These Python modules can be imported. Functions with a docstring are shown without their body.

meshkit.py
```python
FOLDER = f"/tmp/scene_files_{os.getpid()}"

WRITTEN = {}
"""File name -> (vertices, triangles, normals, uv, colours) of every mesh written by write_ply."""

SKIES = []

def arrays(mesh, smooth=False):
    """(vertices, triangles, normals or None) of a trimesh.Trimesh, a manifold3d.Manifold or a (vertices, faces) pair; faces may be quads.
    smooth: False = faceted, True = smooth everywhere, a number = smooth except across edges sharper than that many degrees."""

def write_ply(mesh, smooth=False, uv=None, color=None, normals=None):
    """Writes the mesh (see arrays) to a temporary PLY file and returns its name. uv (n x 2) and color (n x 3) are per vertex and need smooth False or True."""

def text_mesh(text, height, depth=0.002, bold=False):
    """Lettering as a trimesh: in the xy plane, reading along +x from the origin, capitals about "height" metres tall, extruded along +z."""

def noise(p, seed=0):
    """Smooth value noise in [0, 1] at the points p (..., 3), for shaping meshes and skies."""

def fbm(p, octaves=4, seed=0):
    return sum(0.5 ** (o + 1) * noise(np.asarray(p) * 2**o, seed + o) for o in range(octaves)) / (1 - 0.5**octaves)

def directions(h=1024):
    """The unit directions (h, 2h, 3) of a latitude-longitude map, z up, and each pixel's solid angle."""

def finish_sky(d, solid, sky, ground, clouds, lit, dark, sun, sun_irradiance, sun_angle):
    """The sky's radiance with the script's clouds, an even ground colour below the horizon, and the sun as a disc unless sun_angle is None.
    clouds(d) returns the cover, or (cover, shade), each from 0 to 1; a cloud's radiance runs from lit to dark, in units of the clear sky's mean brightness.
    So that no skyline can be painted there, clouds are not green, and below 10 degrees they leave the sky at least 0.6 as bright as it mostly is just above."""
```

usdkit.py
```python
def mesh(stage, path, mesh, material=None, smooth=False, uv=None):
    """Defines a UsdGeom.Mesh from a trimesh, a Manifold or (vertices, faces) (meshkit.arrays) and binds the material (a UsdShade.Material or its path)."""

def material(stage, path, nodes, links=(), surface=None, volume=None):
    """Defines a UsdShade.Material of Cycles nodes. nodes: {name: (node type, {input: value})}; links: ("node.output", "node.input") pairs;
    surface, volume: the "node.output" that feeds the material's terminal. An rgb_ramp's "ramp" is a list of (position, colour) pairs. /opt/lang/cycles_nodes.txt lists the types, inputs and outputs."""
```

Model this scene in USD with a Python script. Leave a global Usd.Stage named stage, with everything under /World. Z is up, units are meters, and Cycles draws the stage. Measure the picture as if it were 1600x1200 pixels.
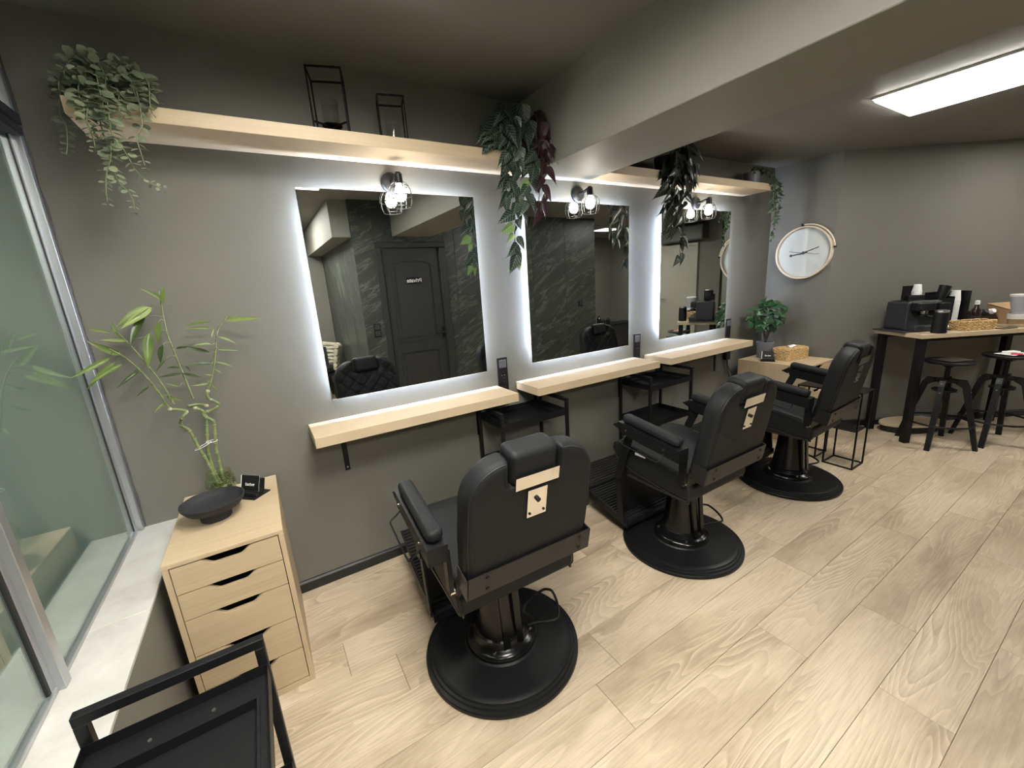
import math, random
import numpy as np, trimesh, usdkit, meshkit
import manifold3d as m3
from pxr import Usd, UsdGeom, UsdLux, UsdShade, Gf, Sdf
from shapely.geometry import Polygon, Point, box as sbox
from scipy.spatial import Delaunay

stage = Usd.Stage.CreateInMemory()
UsdGeom.SetStageUpAxis(stage, 'Z'); UsdGeom.SetStageMetersPerUnit(stage, 1.0)
stage.DefinePrim('/World', 'Xform'); stage.DefinePrim('/World/Looks', 'Scope')

# ------------------------------------------------------------------ camera
CAM = np.array([-0.24734, -2.23578, 1.53818]); YAW, PITCH, ROLL, FPX = 0.53994, -0.24027, -0.06519, 639.035
fw = np.array([math.sin(YAW)*math.cos(PITCH), math.cos(YAW)*math.cos(PITCH), math.sin(PITCH)])
rt = np.array([math.cos(YAW), -math.sin(YAW), 0]); up = np.cross(rt, fw)
rt, up = math.cos(ROLL)*rt+math.sin(ROLL)*up, -math.sin(ROLL)*rt+math.cos(ROLL)*up
cam = UsdGeom.Camera.Define(stage, '/World/camera')
cam.AddTransformOp().Set(Gf.Matrix4d(*rt, 0, *up, 0, *(-fw), 0, *CAM, 1))
cam.CreateHorizontalApertureAttr(36.0); cam.CreateVerticalApertureAttr(27.0); cam.CreateFocalLengthAttr(FPX/1600*36)
cam.CreateFStopAttr(0.0); cam.CreateClippingRangeAttr((0.02, 100.0))
EXPOSURE = 0.0
cam.CreateExposureAttr(EXPOSURE)
# light levels (radiance of the lamps built further down)
PANEL_L, PANEL_R, PANEL_FAR, STRIP, BULB = 33.0, 34.0, 80.0, 135.0, 90.0
PANEL_COL, STRIP_COL, BULB_COL = (1.0, .965, .895), (.66, .76, 1.0), (1.0, .93, .82)
OUTSIDE_FILL = 72.0  # strength of the fill light added beyond the window glass

# ------------------------------------------------------------------ helpers
COUNT = {}
def numbered(parent, name):
    k = (parent, name); n = COUNT.get(k, 0); COUNT[k] = n+1
    return f'{parent}/{name}' if n == 0 else f'{parent}/{name}_{n:03d}'
def data(path, **kw):
    pr = stage.GetPrimAtPath(path)
    for k, v in kw.items():
        if v: pr.SetCustomDataByKey(k, v)
def obj(name, mesh, mat, parent='/World', smooth=30, mtx=None, kind=None, label=None):
    path = numbered(parent, name)
    if isinstance(mesh, (list,)): mesh = cat(mesh)
    g = usdkit.mesh(stage, path, mesh, MAT[mat] if isinstance(mat, str) else mat, smooth=smooth)
    if mtx is not None: UsdGeom.Xformable(g).AddTransformOp().Set(Gf.Matrix4d(*np.asarray(mtx, float).T.ravel().tolist()))
    if kind or label: data(path, kind=kind, label=label)
    return path
def thing(name, label, category, loc=(0, 0, 0), rotz=0, group=None):
    path = numbered('/World', name)
    x = UsdGeom.Xform.Define(stage, path); x.AddTranslateOp().Set(Gf.Vec3d(*map(float, loc)))
    if rotz: x.AddRotateZOp().Set(float(rotz))
    data(path, label=label, category=category, group=group)
    return path
def struct(name, label=None):
    path = numbered('/World', name); UsdGeom.Xform.Define(stage, path); data(path, kind='structure', label=label); return path
def sobj(name, mesh, mat, smooth=30, label=None):
    p = obj(name, mesh, mat, smooth=smooth); data(p, kind='structure', label=label); return p
def dup(src, loc, rotz=0, label=None, group=None):
    name = src.rsplit('/', 1)[1]
    path = numbered('/World', name); x = UsdGeom.Xform.Define(stage, path)
    x.GetPrim().GetReferences().AddInternalReference(src)
    x.ClearXformOpOrder(); 
    for a in list(x.GetPrim().GetAttributes()):
        pass
    x.AddTranslateOp().Set(Gf.Vec3d(*map(float, loc)))
    (x.AddRotateZOp()).Set(float(rotz))
    x.GetPrim().SetInstanceable(True); data(path, label=label, group=group)
    return path

def cat(ms): return trimesh.util.concatenate([m for m in ms])
def tri(v, f): return trimesh.Trimesh(np.asarray(v, float), np.asarray(f, int), process=False)
def box(x0, y0, z0, x1, y1, z1, b=0.0):
    lo, hi = np.minimum((x0, y0, z0), (x1, y1, z1)), np.maximum((x0, y0, z0), (x1, y1, z1))
    if b <= 0:
        return trimesh.creation.box(bounds=[lo, hi])
    b = min(b, .49*(hi-lo).min()); P = []
    for sx in (0, 1):
        for sy in (0, 1):
            for sz in (0, 1):
                c = np.where([sx, sy, sz], hi, lo); d = np.where([sx, sy, sz], -b, b)
                for k in range(3):
                    q = c+d; q[k] = c[k]; P.append(q)
    return trimesh.convex.convex_hull(np.array(P))
def rbox(x0, y0, z0, x1, y1, z1, r, sub=2):
    s = trimesh.creation.icosphere(sub, r).vertices
    lo, hi = np.minimum((x0, y0, z0), (x1, y1, z1))+r, np.maximum((x0, y0, z0), (x1, y1, z1))-r
    return trimesh.convex.convex_hull(np.vstack([s+np.where([a, b, c], hi, lo) for a in (0, 1) for b in (0, 1) for c in (0, 1)]))
def hull(pts): return trimesh.convex.convex_hull(np.asarray(pts, float))
def frame_of(d):
    d = d/np.linalg.norm(d); a = np.array([0, 0, 1.]) if abs(d[2]) < .9 else np.array([1., 0, 0])
    u = np.cross(a, d); u /= np.linalg.norm(u); return u, np.cross(d, u)
def tube(path, r, n=8, closed=False):
    P = np.asarray(path, float); m = len(P); R = np.broadcast_to(np.asarray(r, float), (m,))
    if closed: T = np.roll(P, -1, 0)-np.roll(P, 1, 0)
    else: T = np.gradient(P, axis=0)
    T /= np.linalg.norm(T, axis=1, keepdims=True)+1e-12
    u, w = frame_of(T[0]); V = []
    for i in range(m):
        u = u-T[i]*(u@T[i]); u /= np.linalg.norm(u)+1e-12; w = np.cross(T[i], u)
        a = np.arange(n)*2*np.pi/n
        V.append(P[i]+R[i]*(np.cos(a)[:, None]*u+np.sin(a)[:, None]*w))
    V = np.vstack(V); F = []
    for i in range(m if closed else m-1):
        j = (i+1) % m
        for k in range(n):
            l = (k+1) % n
            F += [[i*n+k, i*n+l, j*n+l], [i*n+k, j*n+l, j*n+k]]
    if not closed:
        c0, c1 = len(V), len(V)+1; V = np.vstack([V, P[0], P[-1]])
        for k in range(n):
            l = (k+1) % n; F += [[c0, l, k], [c1, (m-1)*n+k, (m-1)*n+l]]
    return tri(V, F)
def bar(a, b, w, h=None, up=(0, 0, 1)):
    """square bar from a to b"""
    a, b = np.asarray(a, float), np.asarray(b, float); h = h or w; d = b-a; L = np.linalg.norm(d); d /= L
    upv = np.asarray(up, float)
    if abs(d@upv) > .95: upv = np.array([1., 0, 0]) if abs(d[0]) < .9 else np.array([0, 1., 0])
    s = np.cross(d, upv); s /= np.linalg.norm(s); t = np.cross(s, d)
    return hull([a+d*L*k+s*w/2*i+t*h/2*j for k in (0, 1) for i in (-1, 1) for j in (-1, 1)])
def cyl(a, b, r, n=20, r2=None):
    a, b = np.asarray(a, float), np.asarray(b, float)
    return tube([a, b], [r, r if r2 is None else r2], n)
def lathe(prof, n=48, loc=(0, 0, 0)):
    P = np.asarray(prof, float); a = np.arange(n)*2*np.pi/n; m = len(P)
    V = np.concatenate([np.stack([P[:, 0]*math.cos(t), P[:, 0]*math.sin(t), P[:, 1]], 1) for t in a]); F = []
    for i in range(n):
        j = (i+1) % n
        for k in range(m-1):
            A, B, C, D = i*m+k, j*m+k, j*m+k+1, i*m+k+1
            if P[k, 0] > 1e-9: F.append([A, B, C])
            if P[k+1, 0] > 1e-9: F.append([A, C, D])
    t = tri(V+np.asarray(loc, float), F); t.merge_vertices(); return t
def smoothpath(P, n=40):
    P = np.asarray(P, float)
    if len(P) < 3: return np.linspace(P[0], P[-1], n)
    s = np.r_[0, np.cumsum(np.linalg.norm(np.diff(P, axis=0), axis=1))]; 
    from scipy.interpolate import PchipInterpolator
    return PchipInterpolator(s, P)(np.linspace(0, s[-1], n))
def extrude(poly, h): return trimesh.creation.extrude_polygon(poly, h, engine='earcut')
def M4(x=(1, 0, 0), y=(0, 1, 0), z=(0, 0, 1), o=(0, 0, 0)):
    M = np.eye(4); M[:3, 0], M[:3, 1], M[:3, 2], M[:3, 3] = x, y, z, o; return M
def xf(m, M): m = m.copy(); m.apply_transform(M); return m
def mv(m, *d): m = m.copy(); m.apply_translation(d); return m
def rz(m, deg, o=(0, 0, 0)): return xf(m, trimesh.transformations.rotation_matrix(math.radians(deg), [0, 0, 1], o))
XZ = M4(x=(1, 0, 0), y=(0, 0, 1), z=(0, -1, 0))      # (x, y)->(x, z), extrusion towards -y
YZ = M4(x=(0, -1, 0), y=(0, 0, 1), z=(-1, 0, 0))     # (x, y)->(-y, z), extrusion towards -x
def outline(poly, N):
    L = poly.exterior.length; P = np.array([poly.exterior.interpolate(L*i/N).coords[0] for i in range(N)])
    if not poly.exterior.is_ccw: P = P[::-1]
    return P
def pillow(poly, half, r, N=160, step=.02, front=None, back=None):
    """soft padded slab: rounded edge of radius r, optional displacement of the front face; local (u, v, w)"""
    P = outline(poly, N); T = np.roll(P, -1, 0)-np.roll(P, 1, 0); T /= np.linalg.norm(T, axis=1, keepdims=True); nin = np.stack([-T[:, 1], T[:, 0]], 1)
    K = 6; rings = []
    for th in np.linspace(0, np.pi/2, K):
        rings.append((P+nin*r*(1-math.cos(th)), half-r+r*math.sin(th)))
    inner = Polygon(rings[-1][0]).buffer(0)
    if inner.geom_type != 'Polygon': inner = max(inner.geoms, key=lambda g: g.area)
    x0, y0, x1, y1 = inner.bounds; sh = inner.buffer(-step*.45)
    G = [(x, y) for x in np.arange(x0, x1, step) for y in np.arange(y0, y1, step) if sh.contains(Point(x, y))]
    I = np.vstack([rings[-1][0]]+([np.array(G)] if G else [])); D = Delaunay(I).simplices
    c = I[D].mean(1); D = np.array([t for t, q in zip(D, c) if inner.contains(Point(q))])
    a = np.cross(np.c_[I[D[:, 1]]-I[D[:, 0]], np.zeros(len(D))], np.c_[I[D[:, 2]]-I[D[:, 0]], np.zeros(len(D))])[:, 2]
    D[a < 0] = D[a < 0][:, ::-1]
    V, F = [], []; 
    for side in (1, -1):
        base = sum(len(v) for v in V)
        pts = np.vstack([np.c_[R, np.full(N, w*side)] for R, w in rings]+[np.c_[I[N:], np.full(len(I)-N, half*side)]])
        fn = front if side == 1 else back
        if fn is not None:
            ii = np.r_[np.arange((K-1)*N, len(pts))]; pts[ii, 2] += side*fn(pts[ii, 0], pts[ii, 1])
        V.append(pts); q = []
        for k in range(K-1):
            for i in range(N):
                j = (i+1) % N; q += [[k*N+i, k*N+j, (k+1)*N+j], [k*N+i, (k+1)*N+j, (k+1)*N+i]]
        q = np.array(q+(D+(K-1)*N).tolist()); F.append((q if side == 1 else q[:, ::-1])+base)
    nb = len(V[0]); q = []
    for i in range(N):
        j = (i+1) % N; q += [[i, nb+i, nb+j], [i, nb+j, j]]
    F.append(np.array(q)); 
    return tri(np.vstack(V), np.vstack(F))
def rpoly(x0, y0, x1, y1, r, seg=8):
    return sbox(x0+r, y0+r, x1-r, y1-r).buffer(r, quad_segs=seg)
def softpoly(pts, rc, rv=None):
    p = Polygon(pts); rv = rv or rc
    return p.buffer(-rc, quad_segs=8).buffer(rc+rv, quad_segs=8).buffer(-rv, quad_segs=8)
def text(s, h, depth, M, bold=False):
    t = meshkit.text_mesh(s, h, depth, bold=bold); t.apply_translation(-np.r_[t.bounds.mean(0)[:2], 0]); return xf(t, M)

# ------------------------------------------------------------------ materials
MAT = {}
def mat(name, nodes, links=(), surface='p.BSDF'):
    MAT[name] = usdkit.material(stage, f'/World/Looks/{name}', nodes, links, surface=surface); return MAT[name]
def plain(name, col, rough=.5, metal=0., bump=0., scale=60, **kw):
    n = {'p': ('principled_bsdf', dict(base_color=col, roughness=rough, metallic=metal, **kw))}; l = []
    if bump:
        n['g'] = ('geometry', {}); n['n'] = ('noise_texture', dict(scale=scale, detail=4.)); n['b'] = ('bump', dict(strength=bump, distance=.004))
        l = [('g.position', 'n.vector'), ('n.fac', 'b.height'), ('b.normal', 'p.normal')]
    return mat(name, n, l)
def emit(name, col, s): mat(name, {'e': ('emission', dict(color=col, strength=s))}, surface='e.emission')
def paint(name, col, var=.06, rough=.62):
    """wall paint: roller texture and faint unevenness"""
    mat(name, {'g': ('geometry', {}), 'n': ('noise_texture', dict(scale=1.3, detail=4.)), 'm': ('noise_texture', dict(scale=240., detail=2.)),
        'r': ('rgb_ramp', dict(ramp=[(0.3, tuple(c*(1-var) for c in col)), (0.7, tuple(c*(1+var) for c in col))])),
        'b': ('bump', dict(strength=.18, distance=.002)), 'p': ('principled_bsdf', dict(roughness=rough, specular_ior_level=.35))},
        [('g.position', 'n.vector'), ('g.position', 'm.vector'), ('n.fac', 'r.fac'), ('r.color', 'p.base_color'), ('m.fac', 'b.height'), ('b.normal', 'p.normal')])
def wood(name, axis, light, dark, off=(0, 0, 0), rings=9., ringmix=.35, grain=.5, rough=.45, knots=False, ks=(.55, 3.2), spec=.4, coord='g.position'):
    """oak: contour lines of stretched noise give cathedral grain, finer noise the pores"""
    sc = [ks[1]]*3; sc[axis] = ks[0]; fs = [90.]*3; fs[axis] = 3.0
    n = {'g': ('geometry', {}), 'tc': ('texture_coordinate', {}), 'mp': ('mapping', dict(location=off, scale=tuple(sc))), 'fm': ('mapping', dict(location=off, scale=tuple(fs))),
         'n1': ('noise_texture', dict(scale=1.0, detail=2.5, roughness=.5, distortion=.35)), 'mu': ('math', dict(math_type='multiply', value2=rings)),
         'fr': ('math', dict(math_type='fraction')), 'rr': ('rgb_ramp', dict(ramp=[(0, (.05,)*3), (.55, (.25,)*3), (.86, (.9,)*3), (.93, (1.,)*3), (1., (.05,)*3)])),
         'n2': ('noise_texture', dict(scale=1.0, detail=3.)), 'gr': ('rgb_ramp', dict(ramp=[(.35, (0,)*3), (.75, (1,)*3)])),
         'n3': ('noise_texture', dict(scale=.9, detail=2.)), 'tr': ('rgb_ramp', dict(ramp=[(.25, light), (.75, tuple(.55*a+.45*b for a, b in zip(light, dark)))])),
         'm1': ('mix', dict(color2=dark)), 's1': ('math', dict(math_type='multiply', value2=ringmix)),
         'm2': ('mix', dict(color2=tuple(c*.72 for c in dark))), 's2': ('math', dict(math_type='multiply', value2=grain)),
         'b': ('bump', dict(strength=.12, distance=.001)), 'p': ('principled_bsdf', dict(roughness=rough, specular_ior_level=spec))}
    l = [(coord, 'mp.vector'), (coord, 'fm.vector'), ('mp.vector', 'n1.vector'), ('n1.fac', 'mu.value1'), ('mu.value', 'fr.value1'), ('fr.value', 'rr.fac'),
         ('fm.vector', 'n2.vector'), ('n2.fac', 'gr.fac'), ('mp.vector', 'n3.vector'), ('n3.fac', 'tr.fac'), ('tr.color', 'm1.color1'), ('rr.color', 's1.value1'), ('s1.value', 'm1.fac'),
         ('m1.color', 'm2.color1'), ('gr.color', 's2.value1'), ('s2.value', 'm2.fac'), ('n2.fac', 'b.height'), ('b.normal', 'p.normal')]
    if knots:
        n |= {'vk': ('voronoi_texture', dict(scale=.62, randomness=1.)), 'kr': ('rgb_ramp', dict(ramp=[(0, (.85,)*3), (.05, (.6,)*3), (.12, (0,)*3)])), 'm3': ('mix', dict(color2=tuple(c*.4 for c in dark)))}
        l += [('mp.vector', 'vk.vector'), ('vk.distance', 'kr.fac'), ('kr.color', 'm3.fac'), ('m2.color', 'm3.color1'), ('m3.color', 'p.base_color')]
    else: l += [('m2.color', 'p.base_color')]
    mat(name, n, l)
WALL = (.154, .149, .126)
paint('wall_paint', WALL); paint('ceiling_paint', (.19, .185, .168)); paint('beam_paint', (.225, .218, .19)); paint('outside_paint', (.46, .49, .475))
plain('baseboard_black', (.012, .012, .013), .4)
def floor_oak(name, off, light, mid, dark):
    n = {'g': ('geometry', {}), 'mp': ('mapping', dict(location=off, scale=(.80, 5.4, 1.))), 'fm': ('mapping', dict(location=off, scale=(6., 150., 1.))), 'bm': ('mapping', dict(location=off, scale=(.8, 2.6, 1.))),
         'n1': ('noise_texture', dict(scale=.9, detail=2.2, roughness=.40, distortion=.3)), 'mu': ('math', dict(math_type='multiply', value2=30.)), 'fr': ('math', dict(math_type='fraction')),
         'rr': ('rgb_ramp', dict(ramp=[(0, (0,)*3), (.35, (.10,)*3), (.75, (.55,)*3), (.90, (1.,)*3), (1., (0,)*3)])),
         'wr': ('rgb_ramp', dict(ramp=[(0, (.9,)*3), (.16, (.5,)*3), (.4, (0,)*3), (1., (0,)*3)])), 'wm': ('math', dict(math_type='multiply')), 'mw': ('mix', dict(color2=tuple(min(.8, c*1.45) for c in light))), 'amp': ('noise_texture', dict(scale=1.7, detail=2.)), 'ar': ('rgb_ramp', dict(ramp=[(.40, (.04,)*3), (.70, (.42,)*3)])), 'am': ('math', dict(math_type='multiply')),
         'n2': ('noise_texture', dict(scale=1., detail=3.)), 'gr': ('rgb_ramp', dict(ramp=[(.45, (0,)*3), (.75, (.36,)*3)])),
         'n3': ('noise_texture', dict(scale=1.4, detail=5., roughness=.6, distortion=.4)), 'tr': ('rgb_ramp', dict(ramp=[(.30, dark), (.46, mid), (.58, light)])),
         'm1': ('mix', dict(color2=tuple(c*.60 for c in dark))), 'm2': ('mix', dict(color2=tuple(c*.75 for c in dark))),
         'vk': ('voronoi_texture', dict(scale=.62, randomness=1.)), 'kr': ('rgb_ramp', dict(ramp=[(0, (.8,)*3), (.04, (.55,)*3), (.13, (0,)*3)])), 'm3': ('mix', dict(color2=tuple(c*.35 for c in dark))),
         'b': ('bump', dict(strength=.10, distance=.001)), 'p': ('principled_bsdf', dict(roughness=.44, specular_ior_level=.35))}
    l = [('g.position', 'mp.vector'), ('g.position', 'fm.vector'), ('g.position', 'bm.vector'), ('mp.vector', 'n1.vector'), ('n1.fac', 'mu.value1'), ('mu.value', 'fr.value1'), ('fr.value', 'rr.fac'), ('bm.vector', 'amp.vector'), ('amp.fac', 'ar.fac'),
         ('rr.color', 'am.value1'), ('ar.color', 'am.value2'), ('am.value', 'm1.fac'), ('fr.value', 'wr.fac'), ('wr.color', 'wm.value1'), ('ar.color', 'wm.value2'), ('wm.value', 'mw.fac'), ('m1.color', 'mw.color1'), ('fm.vector', 'n2.vector'), ('n2.fac', 'gr.fac'), ('bm.vector', 'n3.vector'), ('n3.fac', 'tr.fac'), ('tr.color', 'm1.color1'), ('mw.color', 'm2.color1'), ('gr.color', 'm2.fac'),
         ('mp.vector', 'vk.vector'), ('vk.distance', 'kr.fac'), ('kr.color', 'm3.fac'), ('m2.color', 'm3.color1'), ('m3.color', 'p.base_color'), ('n2.fac', 'b.height'), ('b.normal', 'p.normal')]
    mat(name, n, l)
for i in range(8):
    rnd = random.Random(50+i); k = .95+.10*rnd.random()
    floor_oak(f'floor_oak_{i+1}', (3.7*i+.3, 5.3*i, 0), (.555*k, .455*k, .330*k), (.46*k, .366*k, .256*k), (.325*k, .246*k, .168*k))
OAK_L, OAK_D = (.55, .43, .28), (.42, .31, .185)
for ax, nm in enumerate('xyz'):
    wood(f'oak_{nm}', ax, OAK_L, OAK_D, off=(1.7, 4.2, 2.9), rings=7., ringmix=.22, grain=.28, rough=.42, ks=(.35, 5.))
    wood(f'shelf_oak_{nm}', ax, (.57, .455, .31), (.45, .34, .215), off=(5.1, 2.2, 7.9), rings=5., ringmix=.15, grain=.22, rough=.5, ks=(.3, 4.))
plain('metal_black', (.0065, .0068, .0075), .42, bump=.05, scale=900, specular_ior_level=.28); plain('wire_black', (.004, .004, .0045), .6, specular_ior_level=.12); plain('metal_black_gloss', (.004, .004, .0045), .2, specular_ior_level=.4)
plain('metal_satin', (.018, .017, .0155), .38, specular_ior_level=.3); plain('leather_black', (.0105, .0113, .0125), .54, bump=.2, scale=700, specular_ior_level=.22)
plain('leather_seam', (.006, .006, .007), .6); plain('rubber_black', (.012, .012, .012), .6)
plain('chrome', (.86, .84, .80), .16, 1.); plain('steel_brushed', (.55, .55, .55), .3, 1.); plain('aluminium', (.50, .515, .53), .34, .85, bump=.1, scale=40)
plain('mirror_glass', (.80, .83, .82), .0, 1.); plain('white_plastic', (.75, .75, .73), .4); plain('white_paper', (.82, .81, .78), .7); plain('black_plastic', (.010, .010, .011), .35, specular_ior_level=.3)
plain('black_plastic_soft', (.022, .024, .027), .5); plain('cable_black', (.01, .01, .01), .5); plain('grey_plastic', (.10, .105, .11), .4)
plain('door_paint', (.024, .024, .0235), .45, bump=.05, scale=120); plain('clock_face', (.66, .67, .66), .5, coat_weight=1., coat_roughness=.0); plain('clock_dark', (.03, .03, .03), .4)
plain('pot_grey', (.14, .145, .155), .5); plain('pot_black', (.03, .033, .036), .5); plain('soil', (.03, .022, .015), .9, bump=.5, scale=120); plain('stem_brown', (.07, .05, .03), .7)
plain('stem_green', (.16, .20, .10), .6); plain('cardboard', (.42, .27, .14), .8); plain('matte_black', (.020, .020, .022), .7, bump=.2, scale=180, specular_ior_level=.4)
plain('pale_wood', (.70, .60, .47), .45); plain('sticker_red', (.55, .04, .08), .5); plain('liquid_dark', (.03, .012, .01), .15); plain('blue_tint_plastic', (.55, .57, .68), .3); plain('light_panel_wall', (.36, .345, .29), .5)
plain('ac_plastic', (.10, .10, .095), .5); plain('cream_cord', (.40, .37, .29), .8, bump=.3, scale=300); plain('plaster_rough', (.06, .058, .055), .9, bump=.8, scale=60)
mat('sill_tile', {'g': ('geometry', {}), 'n': ('noise_texture', dict(scale=7., detail=6., roughness=.65)), 'r': ('rgb_ramp', dict(ramp=[(.3, (.40, .39, .355)), (.5, (.49, .48, .445)), (.72, (.56, .555, .52))])),
    'b': ('bump', dict(strength=.15, distance=.002)), 'p': ('principled_bsdf', dict(roughness=.5))}, [('g.position', 'n.vector'), ('n.fac', 'r.fac'), ('r.color', 'p.base_color'), ('n.fac', 'b.height'), ('b.normal', 'p.normal')])
plain('grout', (.62, .60, .56), .9)
def marble(name, off, rot):
    n = {'g': ('geometry', {}), 'mr': ('mapping', dict(location=off, rotation=rot)), 'mp': ('mapping', dict(scale=(.8, .8, 4.6))), 'n': ('noise_texture', dict(scale=1.2, detail=7., roughness=.66, distortion=.5)),
        's': ('math', dict(math_type='subtract', value2=.5)), 'a': ('math', dict(math_type='absolute')), 'v': ('rgb_ramp', dict(ramp=[(0, (.40,)*3), (.008, (.16,)*3), (.025, (.0,)*3)])),
        'n2': ('noise_texture', dict(scale=2.6, detail=7., roughness=.72)), 'r2': ('rgb_ramp', dict(ramp=[(.3, (.026, .030, .026)), (.52, (.035, .041, .035)), (.64, (.047, .054, .046)), (.82, (.085, .095, .082))])),
        'm': ('mix', dict(color2=(.26, .28, .245))), 'p': ('principled_bsdf', dict(roughness=.38))}
    mat(name, n, [('g.position', 'mr.vector'), ('mr.vector', 'mp.vector'), ('mp.vector', 'n.vector'), ('mp.vector', 'n2.vector'), ('n.fac', 's.value1'), ('s.value', 'a.value1'), ('a.value', 'v.fac'), ('v.color', 'm.fac'),
        ('n2.fac', 'r2.fac'), ('r2.color', 'm.color1'), ('m.color', 'p.base_color')])
marble('marble_1', (0, 0, 0), (.2, .45, 0)); marble('marble_2', (5, 2, 3), (.3, .35, .1)); marble('marble_3', (9, 1, 7), (.2, .55, 0)); marble('marble_side', (3, 4, 1), (.9, .5, .3))
# double glazing: four surfaces reflect, R = 4F / (1 + 3F)
def glass(name, tint, rough=.0, double=False, f0=.04, gl=(1, 1, 1)):
    n = {'lw': ('layer_weight', dict(blend=.5)), 'pw': ('math', dict(math_type='power', value2=5.)), 'F': ('math', dict(math_type='multiply_add', value2=1-f0, value3=f0)),
         't': ('transparent_bsdf', dict(color=tint)), 'g': ('glossy_bsdf', dict(color=gl, roughness=rough)), 'm': ('mix_closure', {})}
    l = [('lw.facing', 'pw.value1'), ('pw.value', 'F.value1'), ('t.BSDF', 'm.closure1'), ('g.BSDF', 'm.closure2')]
    if double:      # two panes of a sealed unit: every face counts twice, R = 2F / (1 + F)
        n |= {'a': ('math', dict(math_type='multiply', value2=2.)), 'b': ('math', dict(math_type='add', value2=1.)), 'd': ('math', dict(math_type='divide'))}
        l += [('F.value', 'a.value1'), ('F.value', 'b.value1'), ('a.value', 'd.value1'), ('b.value', 'd.value2'), ('d.value', 'm.fac')]
    else: l += [('F.value', 'm.fac')]
    mat(name, n, l, surface='m.closure')
glass('window_glass', (.86, .92, .89), double=True, f0=.06, gl=(.95, .97, .96)); glass('thin_glass', (.95, .96, .95), .03, f0=.022); glass('vase_glass', (.84, .88, .76), .03, f0=.11)
mat('frosted_glass', {'t': ('transparent_bsdf', dict(color=(.9, .9, .92))), 'g': ('principled_bsdf', dict(base_color=(.6, .62, .7), roughness=.2)), 'm': ('mix_closure', dict(fac=.62))},
    [('t.BSDF', 'm.closure1'), ('g.BSDF', 'm.closure2')], surface='m.closure')
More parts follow.
